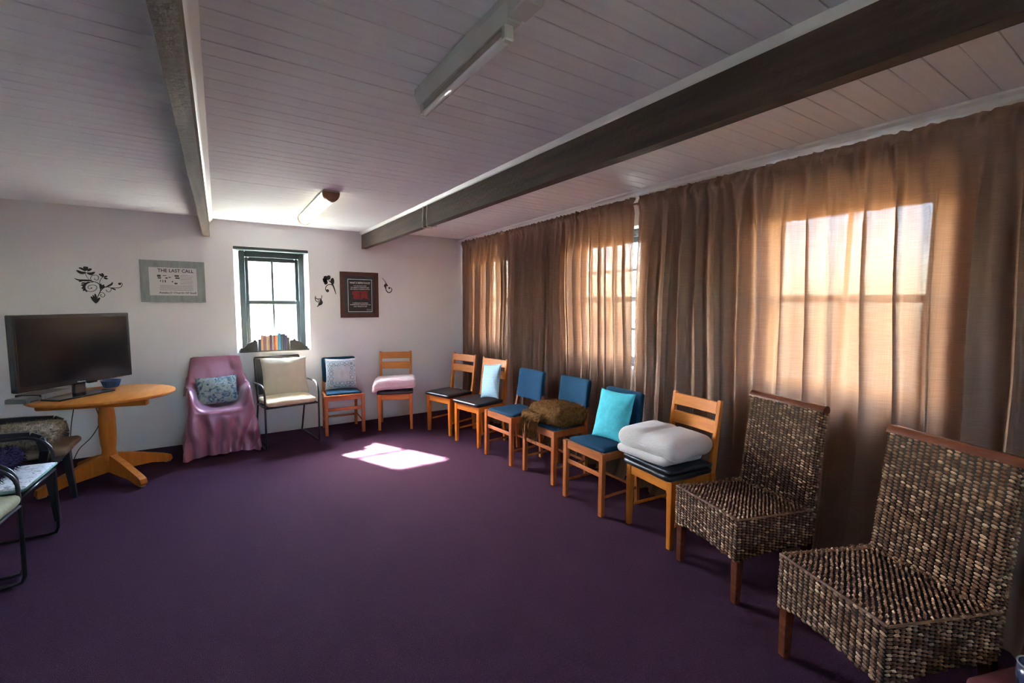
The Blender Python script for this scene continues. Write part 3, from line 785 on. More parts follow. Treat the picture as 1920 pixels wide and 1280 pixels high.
# ------------------------------------------------------------------ armchair under mauve satin
t = thing('draped_armchair', 'armchair draped to the floor in shiny mauve satin', 'chair', (-.012, 5.10, 0), R(4))
m = MB()
for s in (-1, 1):
    m.tube([(s*.232, .10, .0), (s*.232, .10, .555), (s*.232, .16, .58), (s*.232, .40, .58)], .008, 8); m.tube([(s*.19, .545, .0), (s*.19, .49, .42), (s*.18, .521, .82)], .007, 8)
m.tube([(-.18, .521, .82), (.18, .521, .82)], .006, 8); m.box((0, .24, .40), (.36, .34, .02))
m.build('hidden_frame', M_steel, t)
# control rows front hem -> seat -> back -> behind; columns across
def row(*pts): return [Vector(p) for p in pts]
def mir(h): return h+[Vector((-p.x, p.y, p.z)) for p in h[-2::-1]]
rows = [
 mir(row((-.315, .10, .012), (-.312, .02, .012), (-.30, -.045, .012), (-.15, -.035, .03), (0, -.03, .025))),
 mir(row((-.305, .13, .2), (-.298, .03, .2), (-.285, -.02, .2), (-.15, -.02, .2), (0, -.018, .2))),
 mir(row((-.285, .15, .38), (-.28, .04, .38), (-.262, -.005, .38), (-.16, -.012, .38), (0, -.012, .375))),
 mir(row((-.275, .16, .50), (-.265, .06, .54), (-.235, .02, .53), (-.165, .0, .452), (0, .0, .440))),
 mir(row((-.272, .20, .56), (-.255, .12, .632), (-.215, .12, .60), (-.16, .10, .47), (0, .10, .432))),
 mir(row((-.275, .30, .56), (-.255, .26, .638), (-.205, .27, .60), (-.155, .26, .48), (0, .28, .425))),
 mir(row((-.285, .40, .54), (-.265, .36, .640), (-.200, .385, .60), (-.15, .40, .50), (0, .41, .440))),
 mir(row((-.275, .47, .55), (-.255, .43, .66), (-.205, .43, .65), (-.12, .445, .58), (0, .45, .53))),
 mir(row((-.262, .52, .62), (-.245, .485, .73), (-.205, .472, .75), (-.10, .475, .73), (0, .475, .70))),
 mir(row((-.235, .545, .76), (-.225, .52, .85), (-.205, .505, .875), (-.10, .505, .880), (0, .505, .878))),
 mir(row((-.225, .565, .78), (-.220, .545, .86), (-.20, .53, .888), (-.10, .53, .890), (0, .53, .888))),
 mir(row((-.225, .585, .55), (-.220, .575, .56), (-.20, .57, .56), (-.10, .57, .56), (0, .57, .56))),
]
def cr(p0, p1, p2, p3, t_): 
    return .5*((2*p1)+(-p0+p2)*t_+(2*p0-5*p1+4*p2-p3)*t_*t_+(-p0+3*p1-3*p2+p3)*t_**3)
def samp(seq, x):
    i = min(len(seq)-2, max(0, int(x))); t_ = x-i
    g_ = lambda k: seq[min(len(seq)-1, max(0, k))]
    return cr(g_(i-1), g_(i), g_(i+1), g_(i+2), t_)
NU, NV = 90, 110
def P(i, j):
    u = (len(rows[0])-1)*i/(NU-1); v = (len(rows)-1)*j/(NV-1)
    p = samp([samp(r_, u) for r_ in rows], v)
    fr = max(0, min(1, (.425-p.z)/.22)) if v < 3.2 else 0       # skirt folds, fanning out from the seat edge
    x = p.x
    ph = x*58*(1-.8*(p.z-.1))+(.42-p.z)*7+2.2*nz(x*3, p.z*2); f = .034*(1-2*abs(math.sin(ph/2))**.8)*(.45+1.1*abs(nz(x*5, 3)))+.022*nz(x*16+p.z*9, p.z*3, 4)
    p.y += f*fr
    if abs(x) > .27: p.x += .012*math.sin(p.y*40+p.z*6)*fr
    if 3 < v < 7.5: p.z += .012*nz(x*9, p.y*7, 2)*min(1, v-3)
    if v > 7: p.y -= .018*max(0, nz(x*9+p.z*7, p.z*6-x*9, 8))+.006*math.sin(x*30+p.z*26)*max(0, nz(x*5, p.z*4, 1))
    sw = .010*math.sin(9*v+5)*(1 if abs(x) > .25 and v > 5 else 0)
    p.x += math.copysign(sw, x) if v > 5 else 0
    return p
o = MB().grid(P, NU, NV).build('satin_cover', M_satin, t, True)

# ------------------------------------------------------------------ oval pedestal table
TX, TY, TZ = -.82, 4.93, .722
t = thing('oval_table', 'oval honey pine pedestal table under the television', 'table', (TX, TY, 0), R(-6))
prof = []
m = MB(); n = 64; vs = []; lv = [(.978, TZ-.026), (.995, TZ-.020), (1.0, TZ-.010), (.994, TZ-.003), (.982, TZ)]
for k, z in lv:
    for i in range(n):
        a = 2*PI*i/n; vs.append((.472*k*math.cos(a), .43*k*math.sin(a), z))
fs = [(l_*n+i, l_*n+(i+1) % n, (l_+1)*n+(i+1) % n, (l_+1)*n+i) for l_ in range(len(lv)-1) for i in range(n)]+[tuple(range(n-1, -1, -1)), tuple((len(lv)-1)*n+i for i in range(n))]
m.add(vs, fs); o = m.build('tabletop', M_table, t, True); smooth_by_angle(o, 30)
m = MB()
for s in (-1, 1): MB().box((-.03, s*.16, TZ-.056), (.72, .05, .058), .010, rot=(0, 0, R(-8))).build('bearer', M_pineh, t)
col = MB().lathe([(.045, .16), (.054, .165), (.056, .20), (.048, .225), (.045, .25), (.052, .30), (.056, .38), (.056, .50), (.051, .57), (.044, .61), (.042, .625), (.050, .635), (.050, .668)], n=28)
col.box((0, 0, .672), (.16, .40, .035), .006, rot=(0, 0, R(-8))); col.box((0, 0, .13), (.085, .085, .14), .008)
col.build('column', M_pine, t, True); smooth_by_angle(t.children[-1], 35)
for k in range(4):
    a = R(40+90*k); Mx = Matrix.Rotation(a, 4, 'Z')
    m = MB(); m.prism([(.03, .06), (.03, .20), (.06, .205), (.20, .165), (.42, .085), (.46, .065), (.47, .03), (.46, .012), (.40, .012), (.30, .04), (.10, .055)], -.024, .024, axis=1, M=Mx)
    f_ = m.build('foot', M_pine, t)
    MB().box((.435, 0, .006), (.05, .036, .012), .003, M=Mx).build('foot_pad', M_rust, f_)
# ------------------------------------------------------------------ soft things on the chairs
def on(Pc, p): return local(Pc[0], Pc[1], Pc[2], p)
pillow('cushion', 'plain turquoise cushion propped on a blue chair', M_turq, .35, .37, .12, on(P_c5, (.05, .215, .466)), (R(-16), R(-2), P_c5[2]), 1)
pillow('cushion', 'light blue zigzag cushion leaning on a pine chair', M_zig, .29, .36, .11, on(P_c2, (.135, .205, .472)), (R(-13), R(-7), P_c2[2]+R(-3)), 2)
pillow('cushion', 'pale cushion with blue scroll border on the blue chair at the back wall', M_scroll, .345, .36, .11, on(P_b2, (.0, .235, .468)), (R(-12), R(1), P_b2[2]), 3)
pillow('cushion', 'cream back cushion standing on the steel tube armchair', M_cream, .455, .405, .12, on(P_a1, (.018, .285, .500)), (R(-17), R(1.5), P_a1[2]), 4, .014)
pillow('cushion', 'small rectangular blue floral cushion on the mauve satin chair', M_floral, .36, .285, .10, local(-.012, 5.10, R(4), (-.005, .29, .456)), (R(-24), R(-1.5), R(4)), 5, .009)
def seat_cushion(label, m, w, d, h, Pc, p, rz=0, seed=0, amp=.005, puff=.25, rot=None, trim=None):
    o = weld(soft_box(w, d, h, 20, .95, amp, 9, seed, puff).build('seat_cushion', m)); o.location = on(Pc, p); o.rotation_euler = rot or (0, 0, Pc[2]+rz)
    tag(o, label, 'cushion')
    if trim:
        hw, hd = w/2-h*.12, d/2-h*.12
        MB().tube([(-hw, -hd, h*.5), (hw, -hd, h*.5), (hw, hd, h*.5), (-hw, hd, h*.5), (-hw, -hd, h*.5)], h*.28, 6).build('piping', trim, o, True)
    return o
seat_cushion('pale yellow seat cushion flat on the steel tube armchair under the window', M_creamseat, .475, .40, .055, P_a1, (0, .195, .436), seed=3, amp=.007)
seat_cushion('black leather seat cushion under the folded white quilt', M_leather, .41, .385, .024, P_c6, (0, .165, .4735), seed=5, amp=.004, puff=.05)
seat_cushion('white printed seat cushion with pale green edge on a tube armchair', M_kids, .47, .42, .030, P_a2, (0, .19, .436), seed=7, amp=.002, puff=.05, trim=mat('pale_green_piping', (.22, .42, .33), .8))
seat_cushion('olive yellow seat cushion on the tube armchair at the picture edge', M_olive, .475, .42, .065, P_a3, (.0, .19, .436), seed=9, amp=.008)
seat_cushion('flat taupe cushion under the furry one on the plastic armchair', M_taupe, .42, .47, .050, P_p, (0, .17, .428), seed=11, amp=.004)
o = seat_cushion('thick grey brown furry cushion lying on the plastic armchair', M_fur, .40, .40, .115, P_p, (.0, .20, .484), seed=12, amp=.008)
fuzz(o, 2600, .03, .0012, 4, M_fur, 'fur', o)
o = seat_cushion('dark violet fluffy throw bundled on the tube armchair seat', M_violet, .40, .31, .12, P_a2, (-.005, .25, .474), seed=15, amp=.014)
o['category'] = 'throw'; o.name = 'fluffy_throw'
fuzz(o, 2200, .03, .0014, 6, M_violet, 'fluff', o)

# folded white quilt
m = soft_box(.50, .39, .125, 26, 1.0, .010, 7, 21, .22)
for k, v in enumerate(m.v):
    x, y, z = v; m.v[k] = (x, y, z+.046-.012*math.exp(-((x+.02)/.02)**2)*(z > .06))
b = soft_box(.42, .37, .056, 18, 1.0, .006, 7, 24, .0); b.v = [(x-.03, y-.012, z) for x, y, z in b.v]
m.add(b.v, b.f)
o = weld(m.build('folded_quilt', M_duvet)); o.location = on(P_c6, (-.025, .155, .499)); o.rotation_euler = (0, 0, P_c6[2]+R(4))
tag(o, 'thick folded off-white quilt on a black seat cushion', 'quilt')
# cream blanket
def droop(v):
    if v.x < -.17: v.z -= 1.1*(-.17-v.x)**1.3*1.0
    v.z += .05*v.x; return v
o = weld(soft_box(.49, .37, .115, 24, .7, .008, 8, 31, .12, droop).build('folded_blanket', M_blanket)); o.location = on(P_b3, (-.012, .135, .483)); o.rotation_euler = (0, 0, P_b3[2])
tag(o, 'cream folded blanket with a pinkish edge on a pine chair', 'blanket')
MB().tube([(-.03, -.182, .012), (-.028, -.188, .06), (-.03, -.182, .105)], .002, 5).build('seam', M_blanket, o)
# shaggy throw with fringe
m = soft_box(.44, .36, .145, 22, .9, .014, 8, 41, .15)
fl = MB()
fl.grid(lambda i, j: (-.225+.25*i/12+.006*nz(i*.5, j*.5), -.165-.055*math.sin(min(1, j/6)*PI/2)+.004*nz(i, j*.6, 2), .075-.075*max(0, j-3)/9+.01*nz(i*.6, j*.4)), 13, 13)
m.add(fl.v, fl.f)
o = weld(m.build('shaggy_throw', M_throw)); o.location = on(P_c4, (.025, .195, .480)); o.rotation_euler = (0, 0, P_c4[2])
tag(o, 'shaggy brown throw folded on a blue chair, fringe hanging', 'throw')
fuzz(o, 5200, .026, .0013, 8, M_throw, 'shag', o)
m = MB(); rr = random.Random(5)
for k in range(120):
    x = -.235+.25*rr.random(); y = -.222-rr.random()*.02; z = rr.uniform(.0, .03); L = rr.uniform(.10, .185); q = rr.uniform(-.015, .015)
    m.tube([(x, y+.012, z), (x+q*.4, y-.004, z-L*.4), (x+q, y, z-L)], .0017, 4)
for k in range(40):
    x = -.262-rr.random()*.015; y = -.19+.2*rr.random(); z = rr.uniform(.0, .04); L = rr.uniform(.06, .12)
    m.tube([(x+.03, y, z+.02), (x-.004, y, z-L*.4), (x-.004, y+rr.uniform(-.01, .01), z-L)], .0017, 4)
stuff(m.build('fringe', M_throw, o))

# rest everything on what carries it, without cutting into it
def byname(n): return bpy.data.objects[n]
def fwd(P): return (math.sin(P[2]), -math.cos(P[2]), 0)
for n, sup, P in (('seat_cushion', ['tube_armchair'], 0), ('seat_cushion.001', ['slat_back_chair.002'], 0), ('seat_cushion.002', ['tube_armchair.001'], 0), ('seat_cushion.003', ['tube_armchair.002'], 0), ('seat_cushion.004', ['plastic_armchair'], 0),
                  ('seat_cushion.005', ['seat_cushion.004', 'plastic_armchair'], P_p), ('fluffy_throw', ['seat_cushion.002', 'tube_armchair.001'], P_a2), ('folded_quilt', ['seat_cushion.001'], 0), ('folded_blanket', ['slat_back_chair.003'], 0),
                  ('cushion', ['upholstered_chair.002'], P_c5), ('cushion.001', ['slat_back_chair.001'], P_c2), ('cushion.002', ['upholstered_chair.003'], P_b2), ('cushion.003', ['tube_armchair', 'seat_cushion'], P_a1)):
    settle(byname(n), [byname(x) for x in sup], fwd(P) if P else (0, 0, 1))
# ------------------------------------------------------------------ television and what stands on the table
TT = TZ+.001
t = thing('television', 'black flat-screen television on the oval table', 'television', (-.951, 4.884, TT), R(51.2))
w, h, z0 = .876, .555, .103
MB().box((0, .022, z0+h/2), (w, .05, h), .006).build('casing', M_tvblack, t)
MB().box((0, .06, z0+h/2-.02), (w*.7, .04, h*.65), .015).build('rear_housing', M_tvblack, t)
MB().box((0, -.0035, z0+h/2+.008), (w-.045, .002, h-.065), .0005).build('screen', M_screen, t)
MB().box((0, .025, .055), (.09, .03, .10), .006).build('neck', M_tvblack, t)
MB().box((0, .02, .007), (.44, .17, .014), .006).build('stand_base', M_tvblack, t)
def text(body, size, loc, rot, m, parent, name='lettering', ex=.0004, bold=0, width=None, align='CENTER'):
    cu = bpy.data.curves.new(name, 'FONT'); cu.body = body; cu.size = size; cu.align_x = align; cu.align_y = 'CENTER'; cu.extrude = ex; cu.offset = bold; cu.resolution_u = 3
    tmp = bpy.data.objects.new(name, cu); C.objects.link(tmp); bpy.context.view_layer.update()
    me = bpy.data.meshes.new_from_object(tmp.evaluated_get(bpy.context.evaluated_depsgraph_get()))
    bpy.data.objects.remove(tmp); me.name = name; me.materials.clear(); me.materials.append(m)
    if width:
        xs = [v.co.x for v in me.vertices]; k = width/(max(xs)-min(xs))
        for v in me.vertices: v.co.x *= k
    o = bpy.data.objects.new(name, me); C.objects.link(o); o.location = loc; o.rotation_euler = rot
    if parent: o.parent = parent
    return o
text('Hisense', .018, (.0, -.0042, z0+.0155), (R(90), 0, 0), M_silver, t, 'logo', width=.06)
MB().box((.10, .02, z0-.006), (.07, .03, .012), .003).build('sensor_bar', M_tvblack, t)
t = thing('disc_player', 'slim silver and black disc player under the television', 'disc player', (-1.118, 4.965, TT), R(64))
MB().box((0, .09, .021), (.27, .18, .036), .003).build('casing', M_darkgrey, t)
MB().box((0, -.003, .021), (.27, .006, .036), .002).build('front_panel', M_silver, t)
MB().box((-.05, -.008, .017), (.13, .006, .012), .001).build('disc_drawer', M_silver, t)
m = MB()
for sx in (-.11, .11):
    for sy in (.02, .16): m.box((sx, sy, .0015), (.016, .016, .003), .001)
stuff(m.build('rubber_feet', M_darkgrey, t))
t = thing('decoder_box', 'grey decoder box at the table end beside the disc player', 'decoder', (-1.20, 4.745, TT), R(64))
MB().prism([(-.0, .0), (0, .022), (.02, .036), (.13, .036), (.14, .028), (.14, 0)], -.05, .075, axis=0).build('casing', M_greyplastic, t)
MB().box((.015, -.002, .011), (.06, .004, .008), .001).build('display', M_darkgrey, t)
t = thing('basket', 'small blue plastic basket behind the television stand', 'basket', (-.83, 5.255, TT))
o = MB().lathe([(.045, .0), (.05, .003), (.066, .052), (.070, .058), (.072, .062), (.066, .062), (.061, .052), (.046, .006), (.02, .005)], n=28).build('bowl', M_bluebasket, t, True)
m = MB()
for k in range(20):
    a = 2*PI*k/20; m.tube([(.0505*math.cos(a), .0505*math.sin(a), .006), (.066*math.cos(a), .066*math.sin(a), .05)], .0022, 5)
stuff(m.build('ribs', M_bluebasket, t))
def cable(label, pts, r=.0035):
    P = [Vector(p) for p in pts]; out = []
    for i in range(len(P)-1):
        g_ = lambda k: P[min(len(P)-1, max(0, k))]
        for s in range(8): out.append(.5*((2*g_(i))+(-g_(i-1)+g_(i+1))*(s/8)+(2*g_(i-1)-5*g_(i)+4*g_(i+1)-g_(i+2))*(s/8)**2+(-g_(i-1)+3*g_(i)-3*g_(i+1)+g_(i+2))*(s/8)**3))
    out.append(P[-1])
    return tag(MB().tube(out, r, 6).build('power_cable', M_cable, None, True), label, 'cable', 'cables behind the table')
cable('thin black cable hanging straight behind the table, nearer the plastic armchair', [(-1.12, 5.50, .72), (-1.13, 5.62, .66), (-1.165, 5.66, .50), (-1.20, 5.67, .28), (-1.21, 5.66, .02), (-1.2, 5.6, .006)])
cable('thin black cable looping outwards behind the table, nearer the pedestal', [(-1.06, 5.50, .72), (-1.05, 5.63, .64), (-1.015, 5.68, .46), (-1.00, 5.68, .33), (-1.06, 5.68, .20), (-1.15, 5.67, .10), (-1.19, 5.66, .012)])
cable('thin black cable curling out behind the television edge', [(-1.33, 5.10, .93), (-1.40, 5.22, 1.0), (-1.42, 5.25, 1.06), (-1.38, 5.2, 1.10), (-1.25, 5.05, 1.05)])

# ------------------------------------------------------------------ pictures and wall stickers
RW = (R(90), 0, 0)
t = thing('framed_notice', 'grey distressed frame holding a white printed notice, THE LAST CALL', 'picture', (-.371, YB, 1.680))
w, h, fw = .523, .412, .068
def picframe(t, w, h, fw, d, m, name='frame'):
    for s in (-1, 1):
        MB().prism([(s*w/2, -h/2), (s*w/2, h/2), (s*(w/2-fw), h/2-fw), (s*(w/2-fw), -h/2+fw)], -d, -.001, axis=1).build(name, m, t)
        MB().prism([(-w/2+.0004, s*h/2), (w/2-.0004, s*h/2), (w/2-fw, s*(h/2-fw)), (-w/2+fw, s*(h/2-fw))], -d-.0006, -.001, axis=1).build(name, m, t)
picframe(t, w, h, fw, .022, M_greyframe)
MB().box((0, -.006, 0), (w-2*fw+.01, .006, h-2*fw+.01), .0005).build('paper', M_paper, t)
Y = -.0098
text('THE LAST CALL', .046, (.022, Y, .107), RW, M_print, t, bold=.0009, width=.292)
text('Awake,O Church Of God!', .026, (.033, Y, -.112), RW, M_print, t, bold=.0005, width=.305)
m = MB()
for x, z, a, b_ in ((-.115, .055, .028, .020), (-.112, .034, .026, .012), (.028, .058, .036, .016), (.032, .036, .034, .014), (-.055, .034, .018, .012), (.018, -.018, .024, .014), (-.105, .005, .006, .018), (-.086, .002, .006, .024), (-.066, .002, .008, .024), (-.01, .0, .010, .012), (-.03, .042, .018, .008), (-.07, .058, .03, .005)): m.box((x, Y, z), (a, .0008, b_), .0002)
stuff(m.build('print', M_print, t))
m = MB()
rr = random.Random(2)
for k in range(8): m.box((.105+rr.uniform(-.004, .004), Y, .064-.0125*k), (.105, .0008, .0032), .0002)
for k in range(6): m.box((.022, Y, -.038-.0098*k), (.285-rr.uniform(0, .03), .0008, .0034), .0002)
stuff(m.build('print', M_greyprint, t))
t = thing('framed_poster', 'dark red-brown frame with a black poster and red cross artwork', 'picture', (1.457, YB, 1.576))
w, h, fw = .456, .552, .05
picframe(t, w, h, fw, .024, M_redframe)
MB().box((0, -.007, 0), (w-2*fw+.01, .006, h-2*fw+.01), .0005).build('mount', M_posterblue, t)
cx = .006
MB().box((cx, -.0105, -.008), (.292, .001, .400), .0003).build('border', M_posterwhite, t)
MB().box((cx, -.0113, -.008), (.278, .001, .386), .0003).build('poster', M_posterblack, t)
Y = -.0124
text('WHAT IS REPENTANCE?', .032, (cx, Y, .145), RW, M_posterwhite, t, bold=.0007, width=.245)
for k, (s, ww) in enumerate((('IT IS A CHANGE OF MIND', .155), ('THAT LEADS TO A CHANGE OF HEART', .225), ('AND LEADS TO A CHANGE OF ACTION', .235))): text(s, .016, (cx, Y, .109-.020*k), RW, M_posterwhite, t, bold=.0004, width=ww)
for k, (s, ww) in enumerate((('IN REPENTANCE, GOD BRINGS', .185), ('FORGIVENESS WHICH A CHANGED HEART CAN', .245), ('ONLY RECEIVE IN HIM', .16))): text(s, .016, (cx, Y, -.100-.021*k), RW, M_posterwhite, t, bold=.0004, width=ww)
m = MB()
for k in range(2): m.box((.108, Y, -.176-.011*k), (.056, .0006, .004), .0002)
stuff(m.build('print', M_greyprint, t))
poly = [(-.095, .04), (-.06, .052), (.0, .048), (.06, .054), (.095, .044), (.088, .01), (.094, -.03), (.11, -.062), (.07, -.045), (.04, -.036), (.01, -.06), (-.02, -.05), (-.06, -.056), (-.09, -.048), (-.078, -.01), (-.096, .012)]
MB().prism([(x+cx, z-.0) for x, z in poly], Y-.0003, Y+.0003, axis=1).build('artwork', M_posterred, t)
m = MB(); m.box((cx+.002, Y-.0008, -.005), (.009, .0008, .085), .0002); m.box((cx+.002, Y-.0008, .012), (.048, .0008, .009), .0002)
m.build('cross', M_posterblack, t)

DECALS = [[[[[[-0.97,1.4595],[-0.9597,1.5025],[-0.9431,1.5414],[-0.9279,1.5846],[-0.929,1.6232],[-0.9438,1.6484],[-0.972,1.6625],[-1.0004,1.6658]],[0.0016,0.0026,0.0019]],[[[-0.9721,1.6604],[-1.0011,1.6531],[-1.0275,1.6333],[-1.037,1.6034],[-1.0273,1.5782],[-0.9961,1.5695],[-0.9667,1.5816],[-0.9542,1.6054],[-0.9611,1.6266],[-0.9864,1.631],[-1.0092,1.6211],[-1.0149,1.6039],[-1.0043,1.5936],[-0.9911,1.6024]],[0.0029,0.0016,0.0016]],[[[-1.0008,1.6595],[-1.0237,1.6461],[-1.0408,1.6202],[-1.0393,1.5907],[-1.0261,1.5719]],[0.0016,0.0074,0.0022]],[[[-1.03,1.6459],[-1.0456,1.6475],[-1.0585,1.6408]],[0.0032,0.0048,0.001]],[[[-1.0372,1.6288],[-1.0498,1.6284],[-1.0619,1.6239]],[0.0032,0.0051,0.001]],[[[-1.0384,1.6076],[-1.0496,1.6031],[-1.0595,1.5936]],[0.0032,0.0051,0.001]],[[[-1.0359,1.595],[-1.0443,1.5842],[-1.0496,1.5744]],[0.0032,0.0054,0.0013]],[[[-1.0302,1.5845],[-1.0276,1.574],[-1.0264,1.5655]],[0.0032,0.0042,0.0013]],[[[-1.1041,1.6876],[-1.0754,1.6739],[-1.0411,1.6717],[-1.0001,1.6714],[-0.9814,1.6652]],[0.0013,0.0064,0.0022]],[[[-1.0762,1.6588],[-1.0604,1.6639],[-1.0412,1.6709]],[0.001,0.0038,0.0016]],[[[-0.9999,1.6765],[-1.0173,1.7055],[-1.0238,1.7305],[-1.0229,1.7474]],[0.0013,0.0013,0.0013]],[[[-1.0199,1.7442],[-1.053,1.7411],[-1.086,1.7623]],[0.0026,0.0093,0.0022]],[[[-1.024,1.7558],[-1.0479,1.7778],[-1.0677,1.7853]],[0.0016,0.0064,0.0032]],[[[-1.0206,1.7602],[-1.0213,1.7833],[-1.0204,1.7989]],[0.0016,0.0128,0.016]],[[[-1.0114,1.7563],[-0.9947,1.7719],[-0.981,1.7797]],[0.0016,0.0083,0.0042]],[[[-1.0168,1.7426],[-0.9872,1.7341],[-0.9592,1.7523]],[0.0022,0.0096,0.0019]],[[[-0.9876,1.6684],[-0.9926,1.6937],[-0.9819,1.7153],[-0.9592,1.7225],[-0.9388,1.7127],[-0.9385,1.6892],[-0.952,1.6759],[-0.9659,1.6861],[-0.9632,1.6947]],[0.0019,0.0016,0.0016]],[[[-0.9328,1.6445],[-0.9282,1.6703],[-0.9155,1.6964],[-0.9053,1.7054]],[0.0016,0.0014,0.0014]],[[[-0.9036,1.7054],[-0.9204,1.7262],[-0.9318,1.7351]],[0.0016,0.0058,0.0016]],[[[-0.9011,1.7098],[-0.9055,1.731],[-0.9124,1.7427]],[0.0016,0.0058,0.0022]],[[[-0.8985,1.7099],[-0.8854,1.7125],[-0.8727,1.7169]],[0.0016,0.0058,0.0019]],[[[-0.8989,1.7034],[-0.8863,1.694],[-0.8707,1.6928]],[0.0022,0.0064,0.0016]],[[[-0.9276,1.5889],[-0.9258,1.6233],[-0.9253,1.6456]],[0.0022,0.007,0.0019]],[[[-0.9233,1.5976],[-0.9096,1.6237],[-0.9017,1.6368]],[0.0016,0.0058,0.0016]],[[[-0.9208,1.5955],[-0.9036,1.6131],[-0.895,1.6219]],[0.0016,0.0045,0.0013]],[[[-0.9355,1.563],[-0.9108,1.6],[-0.8839,1.6149],[-0.8514,1.6079],[-0.7949,1.6093],[-0.7731,1.6273],[-0.77,1.6492],[-0.7789,1.6586],[-0.7878,1.6487]],[0.0026,0.0019,0.0013]],[[[-0.8973,1.6089],[-0.8669,1.627],[-0.8463,1.6427],[-0.8387,1.6624]],[0.0016,0.0064,0.0013]],[[[-0.8548,1.607],[-0.8322,1.5962],[-0.8187,1.5861]],[0.0016,0.0048,0.0013]],[[[-0.855,1.6035],[-0.8526,1.5862],[-0.8667,1.5686],[-0.8829,1.5726],[-0.8886,1.5876]],[0.0019,0.0016,0.0026]],[[[-0.9357,1.5587],[-0.9161,1.5612],[-0.9022,1.5463],[-0.9033,1.5269],[-0.9183,1.5202],[-0.9324,1.5286],[-0.9285,1.5425],[-0.9198,1.5396]],[0.0016,0.0016,0.0022]],[[[-0.9699,1.4617],[-0.9856,1.4979],[-0.9992,1.5243]],[0.0016,0.0074,0.0026]],[[[-0.9693,1.4724],[-0.9784,1.513],[-0.9857,1.5373]],[0.0013,0.0048,0.0022]],[[[-0.9659,1.4767],[-0.9661,1.5196],[-0.9697,1.5495]],[0.0016,0.0061,0.0026]],[[[-0.9684,1.4595],[-0.9522,1.4919],[-0.9355,1.5135]],[0.0022,0.008,0.0019]]],[[-0.9911,1.6024,0.0051],[-0.7879,1.6465,0.0109]]],[[[[[1.1816,1.5801],[1.1648,1.6473],[1.1476,1.6918],[1.13,1.72],[1.1002,1.7414]],[0.0025,0.0063,0.0031]],[[[1.0881,1.741],[1.0641,1.7465],[1.0405,1.7596]],[0.0044,0.0164,0.0076]],[[[1.0852,1.7472],[1.0708,1.7721],[1.0653,1.7921]],[0.0044,0.017,0.0082]],[[[1.0943,1.7475],[1.104,1.7733],[1.1089,1.8002]],[0.0044,0.017,0.0082]],[[[1.085,1.7377],[1.0637,1.7307],[1.0444,1.7237]],[0.0044,0.0145,0.0063]],[[[1.0878,1.7314],[1.0723,1.7119],[1.0598,1.6957]],[0.0044,0.0145,0.0063]],[[[1.1538,1.6983],[1.1456,1.7365],[1.1508,1.7718]],[0.0044,0.0164,0.0044]],[[[1.1564,1.6792],[1.1232,1.6943],[1.0866,1.6837],[1.0677,1.6514],[1.07,1.626],[1.0879,1.6169]],[0.0038,0.0031,0.0044]]],[[1.088,1.62,0.0176]]],[[[[[0.9663,1.4293],[0.9875,1.4471],[1.0088,1.463]],[0.0019,0.0044,0.0031]],[[[0.9817,1.4502],[1.0091,1.4726],[1.0265,1.4981]],[0.0031,0.0145,0.0025]],[[[1.0235,1.5667],[1.0201,1.5298],[0.9985,1.5233],[0.9688,1.5229],[0.9505,1.5416],[0.9591,1.5556]],[0.0025,0.0031,0.0025]],[[[0.9504,1.5385],[0.9553,1.5038],[0.9797,1.4863],[0.9979,1.5011],[0.9744,1.5091]],[0.0038,0.0031,0.0025]],[[[1.0074,1.5234],[1.0129,1.5044],[1.0064,1.4853]],[0.0025,0.0082,0.0025]]],[]],[[[[[1.7385,1.7962],[1.7722,1.7567],[1.7923,1.7165],[1.7832,1.6686],[1.7979,1.6279],[1.8254,1.6106],[1.8551,1.6277],[1.8626,1.6567],[1.8475,1.6769]],[0.0019,0.0044,0.0031]],[[[1.7911,1.7233],[1.7782,1.6991],[1.7655,1.6831]],[0.0025,0.0107,0.0031]],[[[1.7888,1.713],[1.8004,1.7031],[1.8072,1.691]],[0.0019,0.0076,0.0019]],[[[1.778,1.6855],[1.7833,1.672],[1.7859,1.6584]],[0.0025,0.0076,0.0025]]],[[1.8306,1.6697,0.0126]]]]
def stroke(mb, pts, ws, ox, oz):
    P = [Vector((x-ox, z-oz)) for x, z in pts]; out = []; n = 7
    if len(P) == 2: P.insert(1, (P[0]+P[1])/2)
    g_ = lambda k: P[min(len(P)-1, max(0, k))]
    for i in range(len(P)-1):
        for s in range(n):
            t_ = s/n; out.append(.5*((2*g_(i))+(-g_(i-1)+g_(i+1))*t_+(2*g_(i-1)-5*g_(i)+4*g_(i+1)-g_(i+2))*t_*t_+(-g_(i-1)+3*g_(i)-3*g_(i+1)+g_(i+2))*t_**3))
    out.append(P[-1]); N = len(out); vs = []
    for i, p in enumerate(out):
        d = (out[min(i+1, N-1)]-out[max(i-1, 0)]); d.normalize(); q = Vector((-d.y, d.x)); t_ = i/(N-1)
        w = (ws[0]+(ws[1]*1.3-ws[0])*math.sin(min(1, t_*2)*PI/2)) if t_ < .5 else (ws[2]+(ws[1]*1.3-ws[2])*math.sin(min(1, (1-t_)*2)*PI/2))
        if i in (0, N-1): w *= .5
        for a in (w, -w): vs.append((p.x+q.x*a, -.0016, p.y+q.y*a))
    m_ = len(vs); vs += [(x, -.0002, z) for x, y, z in vs]
    fs = []
    for i in range(N-1):
        a, b_, c, d = 2*i, 2*i+1, 2*i+3, 2*i+2
        fs += [(a, b_, c, d), (m_+d, m_+c, m_+b_, m_+a), (a, d, m_+d, m_+a), (b_, m_+b_, m_+c, c)]
    mb.add(vs, fs)
DL = ['large black floral scroll sticker above the television', 'black flower sprig sticker between the window and the poster', 'small black scroll sticker low beside the window', 'small black curling tendril sticker beyond the poster']
